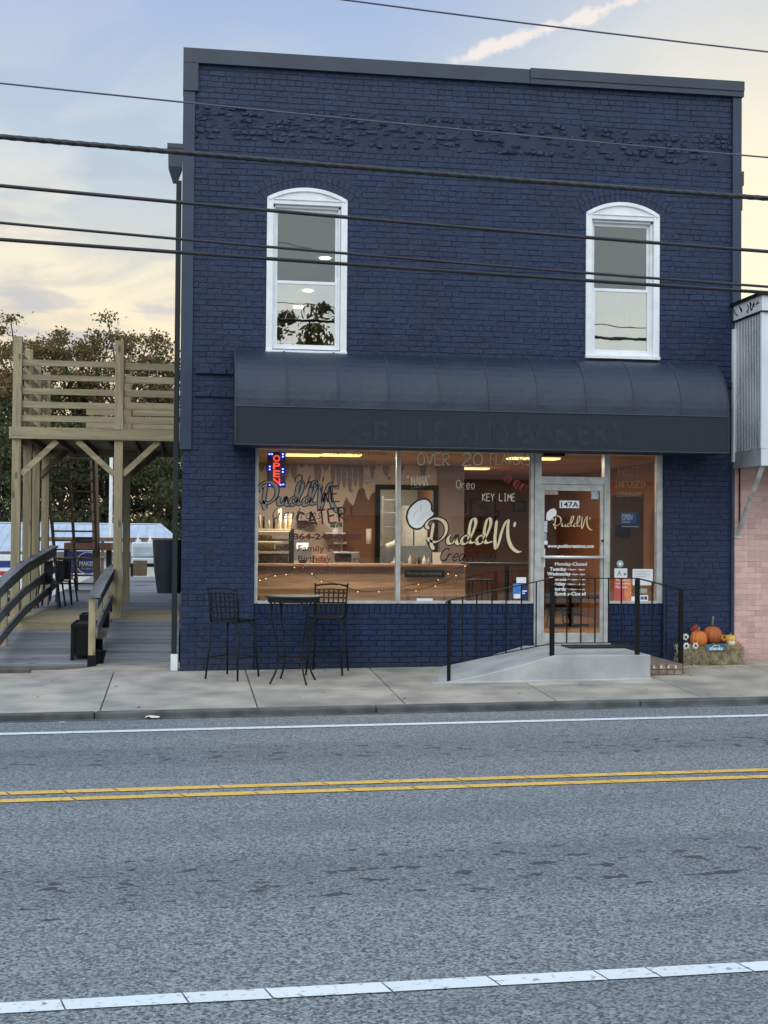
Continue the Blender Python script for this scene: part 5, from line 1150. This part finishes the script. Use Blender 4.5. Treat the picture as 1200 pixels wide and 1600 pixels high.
for i in range(5):
    z = bz1+.12+i*.255; mb = MB(); mb.box(Lx-.035, Lx+.0, BY+.075, 8.92, z, z+.14); part('rail_board', mb, M['gwy'], BC)
    
    if i < 3: mb = MB(); mb.box(F(134, 700, 9.0)[0], -.04, 9.0-.02, 9.02, z, z+.14); part('rail_board', mb, M['gwx'], BC)
for a, b, Y in (((33, 741), (89, 689), BY-.02), ((121, 689), (179, 742), BY-.02), ((191, 742), (248, 690), BY-.02), ((60, 745), (108, 702), 8.9), ((205, 742), (255, 700), 8.9)):
    p, q = F(*a, Y), F(*b, Y); mb = MB(); mb.beam((p[0], Y, p[1]), (q[0], Y, q[1]), .04, .09, (0, 0, 1)) if False else mb.beam((p[0], Y, p[1]), (q[0], Y, q[1]), .04, .09, (0, 0, 1)); part('brace', mb, M['gwx'] if Y < 5 else M['gwbrown'], BC)
# staircase seen from below, coming down towards the back
ST = thing('staircase', 'open brown timber staircase dropping from the balcony to the deck', 'stairs', (F(120, 915, 15.5)[0], 15.5, zdeck))
sa, sb = F(76, 700, 9.4), F(90, 895, 15); 
stop = (9.3, 3.35); sbot = (15.0, zdeck+.02)
xl = lambda y: F(72, 800, 9.4)[0]+(F(91, 870, 15)[0]-F(72, 800, 9.4)[0])*(y-9.3)/5.7
x1_, x2_, x3_ = F(72, 720, 9.4)[0], F(107, 720, 9.4)[0], F(146, 720, 9.4)[0]; y1_, y2_, y3_ = F(91, 880, 15)[0], F(121, 905, 15)[0], F(153, 915, 15)[0]
for a, b in ((x1_, y1_), (x2_, y2_), (x3_, y3_)):
    mb = MB(); mb.beam((a, stop[0], stop[1]), (b, sbot[0], sbot[1]), .045, .26); part('stringer', mb, M['gwbrown'], ST)
for i in range(14):
    t = (i+.5)/14; y = stop[0]+(sbot[0]-stop[0])*t; z = stop[1]+(sbot[1]-stop[1])*t; mb = MB(); mb.box(x1_+(y1_-x1_)*t-.02, x3_+(y3_-x3_)*t+.02, y-.13, y+.13, z+.02, z+.058); part('tread', mb, M['gwbrown'], ST)
mb = MB(); x, z = F(152, 830, 13.2); mb.beam((F(147, 700, 13.2)[0], 13.2, bz1), (F(153, 880, 13.2)[0], 13.2, zdeck), .16, .14, (0, 1, 0)); tag(mb.build('timber_post', M['gwbrown']), 'thick leaning brown timber post right of the staircase', 'post')
# ramp rails
def rail(name, label, pts, posts_, X, third=True, post_mat='gwz'):
    o = thing(name, label, 'railing', (X, pts[0][0], 0))
    ww = .045
    mb = MB()
    for (ya, za), (yb, zb_) in zip(pts[:-1], pts[1:]): mb.beam((X, ya, za), (X, yb, zb_), .16, .038)
    part('cap_rail', mb, M['railgrey'], o)
    for d_ in ((.10, .44, .76) if third else (.11, .48)):
        mb = MB()
        for (ya, za), (yb, zb_) in zip(pts[:-1], pts[1:]): mb.beam((X+.03, ya, za-d_), (X+.03, yb, zb_-d_), .035, .14)
        part('side_rail', mb, M['railgrey'], o)
    for y, z0 in posts_:
        zt = None
        for (ya, za), (yb, zb_) in zip(pts[:-1], pts[1:]):
            if ya <= y <= yb: zt = za+(zb_-za)*(y-ya)/(yb-ya)
        mb = MB(); mb.box(X-ww-.03, X+ww-.03, y-ww, y+ww, z0+.0, (zt or pts[0][1])-.02); p_ = part('post', mb, M[post_mat], o)
        if not third: mb = MB(); mb.box(X-ww-.04, X+ww-.02, y-ww-.01, y+ww+.01, z0-.1, z0+.14); sub('post_base', mb, M['black'], p_)
    return o
rail('ramp_rail', 'weathered three board rail along the left edge of the deck', [(.2, .93), (1.95, 1.10), (4.2, 1.28), (9.6, 1.52)], [(.7, -.2), (2.4, -.1)], Lx+.12)
rail('ramp_rail', 'short grey rail dividing the ramp from the steps', [(.52, .95), (2.0, 1.06), (4.2, 1.20), (6.6, 1.23)], [(.62, .02), (2.1, .12), (3.9, .40), (6.0, .42)], -1.14, third=False)
# black planters by the rail
def planter(label, px0, py0, px1, py1, Y, z0, dep):
    x0, x1, a, b = rectpx(px0, py0, px1, py1, Y); o = thing('planter_box', label, 'planter', ((x0+x1)/2, Y, z0)); mb = MB(); mb.box(x0+.02, x1-.02, Y, Y+dep, z0+.06, b-.02)
    mb.box(x0, x1, Y-.02, Y+.0, b-.05, b); mb.box(x0, x1, Y+dep, Y+dep+.02, b-.05, b); mb.box(x0, x0+.02, Y, Y+dep, b-.05, b); mb.box(x1-.02, x1, Y, Y+dep, b-.05, b); part('box', mb, M['black'], o)
    for x in (x0, x1-.05):
        for y in (Y-.03, Y+dep-.02): mb = MB(); mb.box(x, x+.05, y, y+.05, z0, b-.051); part('leg', mb, M['black'], o)
planter('black wooden planter box on legs beside the short rail', 111, 975, 146, 1021, 1.3, .03, .9); planter('second black planter box farther up beside the short rail', 124, 961, 150, 985, 3.0, .2, .7)
x, z = F(152, 1027, 1.0); mb = MB(); mb.lathe([(.08, 0), (.125, .19), (.13, .19), (.12, .185), (.02, .15)], (x, .98, .0), 18); tag(mb.build('plant_pot', M['black'], smooth=False), 'round black pot at the foot of the short rail', 'pot')
# metal chairs on the deck
def dchair(label, x, y, rot, mat):
    o = thing('metal_chair', label, 'chair', (x, y, zdeck), rot, 'metal chairs on the deck', world=False)
    mb = MB(); mb.box(-.18, .18, -.18, .18, .44, .46); part('seat', mb, mat, o, bevel=.01)
    for i in (-1, 1):
        for j in (-1, 1): mb = MB(); mb.beam((i*.22, j*.22, 0), (i*.165, j*.165, .44), .035, .02); part('leg', mb, mat, o)
    mb = MB(); mb.tube([(-.17, -.18, .44), (-.18, -.22, .84), (.18, -.22, .84), (.17, -.18, .44)], .014, 6); mb.box(-.08, .08, -.215, -.205, .46, .84); part('backrest', mb, mat, o)
cm = pm('dark_navy_metal', (.012, .018, .030), .4, .1, 3)
x = F(84, 900, 7.9)[0]
dchair('dark metal cafe chair nearest to us against the left deck rail', F(80, 900, 7.7)[0], 7.7, R(-8), cm); dchair('dark metal cafe chair just behind the nearest one', F(94, 900, 8.4)[0], 8.4, R(5), cm); dchair('dark metal cafe chair third back by the left deck rail', F(100, 900, 9.6)[0], 9.6, R(20), cm)
mb = MB(); x, _ = F(74, 900, 6.9); o = thing('metal_stool', 'low dark metal side table in front of the deck chairs', 'side table', (x, 7.0, zdeck)); mb.box(x-.2, x+.2, 6.8, 7.2, zdeck+.44, zdeck+.46); part('top', mb, cm, o)
for i in (-1, 1):
    for j in (-1, 1): mb = MB(); mb.tube([(x+i*.2, 7+j*.2, zdeck), (x+i*.17, 7+j*.17, zdeck+.44)], .012, 6); part('leg', mb, cm, o)
# bar counter with blue banner
BYY = 17; o = thing('outdoor_bar', 'dark outdoor bar counter with a brown top and blue banner under the balcony', 'bar', (F(137, 900, BYY)[0], BYY, zdeck))
mb = MB(); bpx(mb, 100, 848, 174, 860, BYY, 1.0); part('top', mb, pm('red_brown_wood', (.12, .045, .025), .6, .15, 5), o)
mb = MB(); bpx(mb, 118, 839, 148, 848, BYY+.2, .6); part('cooler_lid', mb, M['black'], o)
for a in (100, 166): mb = MB(); bpx(mb, a, 860, a+8, 899, BYY+.1, .2); part('leg', mb, M['black'], o)
mb = MB(); bpx(mb, 105, 861, 149, 896, BYY+.05, .03); bn_ = part('banner', mb, pm('banner_blue', (.008, .014, .10), .5, .1, 3), o)
mb = MB(); bx_, bz_ = F(138, 880, BYY+.04); mb.tube([(bx_+.30*math.cos(R(i*10)), BYY+.045, bz_+.28*math.sin(R(i*10))) for i in range(37)], .016, 5); sub('ring_emblem', mb, pm('emblem_grey', (.35, .38, .42), .6), bn_)
sub_t = ptext('MAKES', 124, 877, 147, 884, BYY+.03, MATS['emblem_grey'], bn_, bold=.03); ptext('MOMENTS', 127, 886, 145, 890, BYY+.03, MATS['emblem_grey'], bn_)
# outdoor sofa, side table, big planter
SY = 20; o = thing('outdoor_sofa', 'white cushioned outdoor sofa at the far end of the deck', 'sofa', (F(228, 898, SY)[0], SY, zdeck))
wc = pm('white_cushion', (.60, .66, .66), .8, .06, 2)
mb = MB(); bpx(mb, 205, 847, 250, 871, SY+.6, .15); part('back_cushion', mb, wc, o, bevel=.05); mb = MB(); bpx(mb, 205, 872, 251, 881, SY, .7); part('seat_cushion', mb, wc, o, bevel=.03)
mb = MB(); bpx(mb, 203, 881, 252, 886, SY+.02, .75); part('frame', mb, M['black'], o)
for a in (204, 248): mb = MB(); bpx(mb, a, 886, a+4, 900, SY+.02, .06); part('leg', mb, M['black'], o)
mb = MB(); bpx(mb, 208, 852, 246, 870, SY+.3, .14); tag(mb.build('sofa_pillow', pm('pale_teal_cushion', (.42, .50, .52), .85, .08, 3), bevel=.06), 'long pale teal pillow leaning on the outdoor sofa', 'pillow')
mb = MB(); bpx(mb, 208, 876, 229, 900, 17.5, .45); tag(mb.build('cube_table', M['gwbrown'], bevel=.01), 'rough brown wooden cube table in front of the sofa', 'side table')
for px, l_ in ((216, 'left'), (235, 'right')): mb = MB(); x0, x1, z0, z1 = rectpx(px-2, 834, px+1, 843, 24.3); mb.box(x0, x1, 24.3, 24.34, z0, z1); x0, x1, z0, z1 = rectpx(px-4, 843, px+4, 850, 24.2); mb.box(x0, x1, 24.2, 24.4, z0, z1); tag(mb.build('rail_lantern', M['white']), 'small white lantern on the far deck rail, the %s one of two' % l_, 'lantern', 'lanterns on the far rail')
mb = MB(); x, z = F(264, 909, 13.5); mb.lathe([(.27, 0), (.34, .5), (.385, 1.15), (.39, 1.23), (.36, 1.24), (.34, 1.1)], (x, 13.5, zdeck), 24); tag(mb.build('tall_planter', pm('teal_black_planter', (.012, .022, .032), .5, .1, 2)), 'tall tapered dark planter against the navy building wall', 'planter')
o = thing('end_rail', 'brown wooden rail closing the far end of the deck', 'railing', (-1.4, 24.8, zdeck)); mb = MB(); bpx(mb, 60, 839, 281, 847, 24.8, .05); part('top_rail', mb, M['gwbrown'], o); mb = MB(); bpx(mb, 60, 868, 281, 873, 24.8, .05); part('lower_rail', mb, M['railgrey'], o)
for a in (64, 110, 158, 204, 252): mb = MB(); bpx(mb, a, 846, a+4, 905, 24.86, .08); part('post', mb, M['gwbrown'], o)

# ------------------------------------------------------------------ beyond the deck
FB = thing('metal_roof_building', 'low white building with a pale ribbed metal roof behind the deck', 'building', (-8, 48, -1.4))
e0 = F(-40, 869, 42); r0_ = F(-40, 817, 48); xr = F(248, 817, 48)[0]; xe = F(300, 838, 42)[0]; xl_ = -26; ze, zr_ = F(100, 862, 42)[1], F(100, 818, 48)[1]
mb = MB(); mb.add([(xl_, 42, ze), (xe, 42, ze), (xr, 48, zr_), (xl_, 48, zr_), (xe, 54, ze), (xl_, 54, ze)], [(0, 1, 2, 3), (1, 4, 2), (3, 2, 4, 5)])
x = xl_
while x < xr+1.5:
    t_ = 1 if x < xr else 1-(x-xr)/(xe-xr); mb.beam((x, 42, ze+.02), (x, 42+6*t_, ze+(zr_-ze)*t_+.02), .03, .05); x += .42
mb.beam((xl_, 48, zr_+.02), (xr, 48, zr_+.02), .3, .05); mb.beam((xr, 48, zr_+.02), (xe, 42, ze+.02), .2, .05)
part('roof', mb, pm('pale_metal_roof', (.52, .58, .66), .4, .05, 1, metal=.1), FB)
mb = MB(); mb.box(xl_+.3, xe-.4, 42.4, 53.6, -1.6, ze-.02); part('wall', mb, pm('offwhite_siding', (.66, .66, .62), .7, .05, 1), FB)
mb = MB(); mb.box(xl_, xe, 41.95, 42.05, ze-.18, ze-.01); part('gutter', mb, pm('brown_gutter', (.16, .13, .11), .6), FB)
o = thing('striped_trailer', 'white trailer with blue and red stripes left of the deck', 'trailer', (F(0, 910, 32)[0]-1.5, 32, -1.3)); x1 = F(34, 890, 32)[0]
for nm, a, b, mt in (('body', 868, 876, 'white'), ('blue_stripe', 876.2, 886.8, None), ('body', 887, 892.5, 'white'), ('red_stripe', 892.7, 899, None), ('body', 899.2, 925, 'white')):
    mb = MB(); _, z1 = F(0, a, 32); _, z0 = F(0, b, 32); mb.box(x1-7, x1, 32, 34.2, z0, z1); part(nm, mb, M['white'] if mt else (pm('stripe_blue', (.015, .035, .20), .5, .05, 1) if 'blue' in nm else pm('stripe_red', (.45, .03, .06), .5, .05, 1)), o)
for xx in (x1-5.2, x1-1.6): mb = MB(); mb.lathe([(.1, -.1), (.4, -.1), (.4, .1), (.1, .1)], (0, 0, 0), 18); mb.v = [(xx+a, 32.0+c_, -.93+b) for a, b, c_ in mb.v]; part('wheel', mb, M['black'], o)
# dark car left of the ramp, seen between the rail boards
o = thing('parked_car', 'dark blue parked car half hidden behind the left deck rail', 'car', (-6.6, 12, -.45)); x1 = F(34, 930, 12)[0]
mb = MB(); Pc = [(0, .32), (0, .72), (.12, .82), (1.0, .90), (1.65, 1.38), (3.1, 1.42), (3.9, .98), (4.4, .92), (4.5, .70), (4.5, .32)]
mb.prism([(x1-4.5+a, -.45+b) for a, b in Pc], 11.2, 12.9); part('body', mb, pm('car_navy', (.012, .022, .05), .25, .05, 1, coat=.6), o, bevel=.06)
mb = MB(); mb.prism([(x1-4.5+a, -.45+b) for a, b in ((1.15, .93), (1.72, 1.34), (3.05, 1.36), (3.7, .99))], 11.17, 12.93); part('window', mb, pm('car_glass', (.12, .22, .24), .1, .1, 1), o)
for xx in (x1-3.7, x1-.85): mb = MB(); mb.lathe([(.1, -.88), (.33, -.88), (.33, .88), (.1, .88)], (0, 0, 0), 20); mb.v = [(xx+a, 12.05+c_, -.12+b) for a, b, c_ in mb.v]; part('wheel', mb, M['black'], o)
# trees
bark = pm('tree_bark', (.07, .055, .045), .9, .2, 4, .5, 20)
def leafmat(name, a, b, c):
    mt, o = newmat(name); p = N('ShaderNodeBsdfPrincipled'); t = N('ShaderNodeTexCoord'); n = N('ShaderNodeTexNoise'); L(t.outputs['Object'], n.inputs['Vector']); n.inputs['Scale'].default_value = .35; n.inputs['Detail'].default_value = 3
    g = N('ShaderNodeNewGeometry'); col = mixc(mapr(n.outputs[0], .40, .62), a, b); col = mixc(mapr(g.outputs['Random Per Island'], .72, 1, 0, .8), col, c); col = mixc(1, col, mixc(g.outputs['Random Per Island'], (.7, .7, .7), (1.25, 1.25, 1.25)), 'MULTIPLY')
    L(col, p.inputs['Base Color']); p.inputs['Roughness'].default_value = .7; p.inputs['Specular IOR Level'].default_value = .2
    tr = N('ShaderNodeBsdfTranslucent'); L(col, tr.inputs[0]); mx = N('ShaderNodeMixShader'); mx.inputs[0].default_value = .35; L(p.outputs[0], mx.inputs[1]); L(tr.outputs[0], mx.inputs[2]); L(mx.outputs[0], o.inputs[0]); MATS[name] = mt; return mt
lf1 = leafmat('autumn_oak_leaves', (.075, .095, .038), (.19, .125, .050), (.42, .24, .075)); lf2 = leafmat('dark_green_leaves', (.045, .068, .036), (.075, .085, .040), (.16, .14, .05))
def tree(name, label, x, y, zb_, H, rad, cl, lpc, ls, lmat, seed, low=.35, group='trees behind the deck'):
    rd = random.Random(seed); o = thing(name, label, 'tree', (x, y, zb_), group=group)
    tr = MB(); lf = MB(); top = H*.55; lean = rd.uniform(-.5, .5)
    tr.tube([(x, y, zb_), (x+lean*.3, y, zb_+top*.5), (x+lean, y, zb_+top), (x+lean*1.3, y, zb_+H*.82)], [H*.028, H*.02, H*.014, H*.005], 8)
    for i in range(cl):
        a = rd.uniform(0, 6.283); u = rd.random(); zz = low+(1-low)*u; prof_r = math.sin(math.pi*min(1, (.16+.70*u)))**.6
        rr = rad*prof_r*rd.uniform(.35, 1.08)*(1+.28*math.sin(3*a+seed)); c = Vector((x+lean+rr*math.cos(a), y+rr*math.sin(a), zb_+H*zz*rd.uniform(.9, 1.02)))
        st_ = Vector((x+lean*min(1, zz), y, zb_+H*(low*.8+(zz-low)*.6))); mid_ = (st_+c)/2+Vector((0, 0, -.3*rad*.2))
        if i % 2 == 0: tr.tube([st_, mid_, c], [H*.007, H*.0045, H*.0015], 5)
        cr = rad*rd.uniform(.12, .26)
        for k_ in range(lpc):
            d_ = Vector((rd.gauss(0, 1), rd.gauss(0, 1), rd.gauss(0, .55)))*cr*.55; p = c+d_; s_ = ls*rd.uniform(.6, 1.3); ax = Vector((rd.gauss(0, 1), rd.gauss(0, 1), rd.gauss(0, 1))).normalized(); bx = ax.cross(Vector((rd.gauss(0, 1), rd.gauss(0, 1), rd.gauss(0, 1)))).normalized()
            lf.add([p-ax*s_, p+bx*s_*.55, p+ax*s_, p-bx*s_*.55], [(0, 1, 2, 3)])
    part('trunk', tr, bark, o); part('crown', lf, lmat, o)
def tpx(px, pytop, Y): x, z = F(px, pytop, Y); return x, z
for i, (px, pt_, Y, rad, nm, lb, lm) in enumerate(((-14, 532, 64, 4.2, 'oak_tree', 'autumn oak at the left edge of the picture behind the balcony', lf1), (50, 502, 66, 3.6, 'oak_tree', 'tall autumn oak whose top rises over the left balcony posts', lf1), (122, 508, 68, 3.4, 'oak_tree', 'open crowned oak over the middle of the balcony rail', lf1), (196, 503, 66, 4.2, 'oak_tree', 'broad golden topped oak behind the right balcony post', lf1), (268, 545, 66, 3.8, 'oak_tree', 'lower oak beside the navy building edge', lf1))):
    x, zt = tpx(px, pt_, Y); tree(nm, lb, x, Y, -1.4, zt+1.4, rad, 92, 150, .105, lm, 31+i, .42)
for i, (px, pt_, Y, rad, lb) in enumerate(((5, 640, 60, 4, 'dark evergreen low behind the left balcony posts'), (85, 655, 58, 4, 'dark evergreen seen through the staircase'), (165, 650, 60, 4.2, 'dark evergreen behind the middle balcony post'), (240, 645, 58, 4, 'dark evergreen filling the gap beside the downspout'))):
    x, zt = tpx(px, pt_, Y); tree('evergreen_tree', lb, x, Y, -1.4, zt+1.4, rad, 75, 190, .125, lf2, 51+i, .08, 'evergreens behind the deck')
mb = MB(); rd = random.Random(5)
for i in range(900):
    x = rd.uniform(-120, 140); y = rd.uniform(85, 120); h = 7+5*math.sin(x*.11)+3*math.sin(x*.37)+rd.uniform(-2, 1); c = Vector((x, y, -1.4+rd.uniform(.2, 1)*max(3, h)))
    for k_ in range(34):
        p = c+Vector((rd.gauss(0, 1.6), rd.gauss(0, 1.2), rd.gauss(0, 1))); ax = Vector((rd.gauss(0, 1), rd.gauss(0, 1), rd.gauss(0, 1))).normalized(); bx = ax.cross(Vector((rd.gauss(0, 1), rd.gauss(0, 1), 1))).normalized(); mb.add([p-ax*.5, p+bx*.3, p+ax*.5, p-bx*.3], [(0, 1, 2, 3)])
o = mb.build('distant_woods', lf2); o['kind'] = 'stuff'
mb = MB(); x, _ = F(173, 800, 36); _, zt = F(173, 715, 36); mb.tube([(x, 36, -1.4), (x, 36, zt)], .07, 8); tag(mb.build('flag_pole', M['white']), 'slim white pole standing behind the deck', 'pole')
# litter in the gutter
for px, py, s_, mt, lb in ((236, 1121, .075, 'cream', 'crumpled white paper scrap in the gutter left of centre'), (438, 1114, .035, 'pink', 'pinkish scrap lying against the kerb below the bar table'), (98, 1127, .03, 'cream', 'small pale leaf in the gutter at far left'), (988, 1098, .03, 'cream', 'small pale leaf by the kerb on the right')):
    x, y = G(px, py, ZR(0)+.012); rd = random.Random(px); mb = MB(); n = 9; V = [(x+s_*math.cos(6.283*i/n)*rd.uniform(.5, 1.2)*1.3, y+s_*math.sin(6.283*i/n)*rd.uniform(.4, 1), ZR(x)+.008+rd.uniform(0, s_*.35)) for i in range(n)]
    mb.add(V+[(x, y, ZR(x)+.008+s_*.4)], [(i, (i+1) % n, n) for i in range(n)]); tag(mb.build('litter', M[mt]), lb, 'litter', 'litter along the kerb')
# across the street, behind the photographer: what the glass reflects, and added woods
OB = thing('opposite_building', 'low gabled building across the street, mirrored in the shop glass', 'building', (2, -36, 0)); wm = pm('opposite_siding', (.42, .40, .38), .8, .1, 1)
mb = MB(); mb.box(-14, 38, -44, -36, -.3, 4.2); part('wall', mb, wm, OB)  # right end stretched to block sky gaps mirrored in the glass
mb = MB(); mb.add([(-15, -35.4, 4.1), (39, -35.4, 4.1), (39, -40, 7.4), (-15, -40, 7.4), (-15, -44.6, 4.1), (39, -44.6, 4.1)], [(0, 1, 2, 3), (3, 2, 5, 4), (0, 3, 4), (1, 5, 2)]); part('roof', mb, pm('opposite_roof', (.13, .12, .12), .8, .1, 1), OB)
for i in range(10): mb = MB(); mb.box(-12+i*4.6, -10+i*4.6, -35.99, -35.93, .9, 2.6); part('window', mb, M['black'], OB)

x, zt = F(408, 478, 30.2); tree('roadside_tree', 'slender tree across the street, mirrored in the left upper window', x, -30, -.1, zt+.3, 2.3, 60, 120, .10, lf1, 77, .45, 'trees across the street')
mb = MB(); rd = random.Random(9)  # unseen woods added to block low sky and darken the shopfront
for i in range(900):
    x = rd.uniform(-60, 75); y = rd.uniform(-62, -50); h = 8.2+.8*math.sin(x*.13)+.6*math.sin(x*.41)+rd.uniform(-2, .4); c = Vector((x, y, rd.uniform(.05, 1)*max(3, h)))
    for k_ in range(60):
        p = c+Vector((rd.gauss(0, 1.1), rd.gauss(0, 1.0), rd.gauss(0, .5))); ax = Vector((rd.gauss(0, 1), rd.gauss(0, 1), rd.gauss(0, 1))).normalized(); bx = ax.cross(Vector((rd.gauss(0, 1), rd.gauss(0, 1), 1))).normalized(); mb.add([p-ax*.26, p+bx*.18, p+ax*.26, p-bx*.18], [(0, 1, 2, 3)])
o = mb.build('added_woods_across_street', lf2); o['kind'] = 'stuff'
# loose straw on the pavement under the bales
mb = MB(); rd = random.Random(3)
for i in range(160):
    x = rd.uniform(F(1060, 1040, -.4)[0], F(1168, 1040, -.4)[0]); y = -.40-abs(rd.gauss(0, .07)); a = rd.uniform(0, 3.14); l = rd.uniform(.02, .07); z = ZS(x, y)+.004
    mb.add([(x-math.cos(a)*l, y-math.sin(a)*l, z), (x-math.cos(a)*l+.002, y-math.sin(a)*l+.003, z+.003), (x+math.cos(a)*l, y+math.sin(a)*l, z+.004), (x+math.cos(a)*l-.002, y+math.sin(a)*l-.003, z+.001)], [(0, 1, 2, 3)])
o = mb.build('loose_straw', hayc); o['kind'] = 'stuff'

# hairline cracks across the slabs
crk = pm('crack_dark', (.06, .055, .05), .95)
for j, (a, b) in enumerate((((545, 1064), (604, 1072)), ((955, 1056), (1062, 1088)), ((205, 1086), (262, 1060)), ((1105, 1046), (1200, 1073)), ((640, 1062), (700, 1098)))):
    rd = random.Random(40+j); mb = MB(); P = []
    for i in range(15):
        t = i/14; x, y = G(a[0]+(b[0]-a[0])*t+rd.uniform(-3, 3)*(0 < i < 14), a[1]+(b[1]-a[1])*t+rd.uniform(-.8, .8)*(0 < i < 14), .0); P.append((x, min(y, -.05), ZS(x, min(y, -.05))+.004))
    for p, q in zip(P[:-1], P[1:]): w_ = rd.uniform(.003, .006); mb.add([(p[0], p[1]-w_, p[2]), (q[0], q[1]-w_, q[2]), (q[0], q[1]+w_, q[2]), (p[0], p[1]+w_, p[2])], [(0, 1, 2, 3)])
    struct(mb.build('sidewalk_crack', crk))
# tar and gum spots on the slabs
mb = MB(); rd = random.Random(21)
for i in range(70):
    x = rd.uniform(-3, 9); y = rd.uniform(-2.8, -.2); r_ = rd.uniform(.008, .022); mb.add([(x+r_*math.cos(6.283*k/8)*rd.uniform(.8, 1.2), y+r_*math.sin(6.283*k/8), ZS(x, y)+.004) for k in range(8)], [tuple(range(8))])
struct(mb.build('sidewalk_spots', crk))
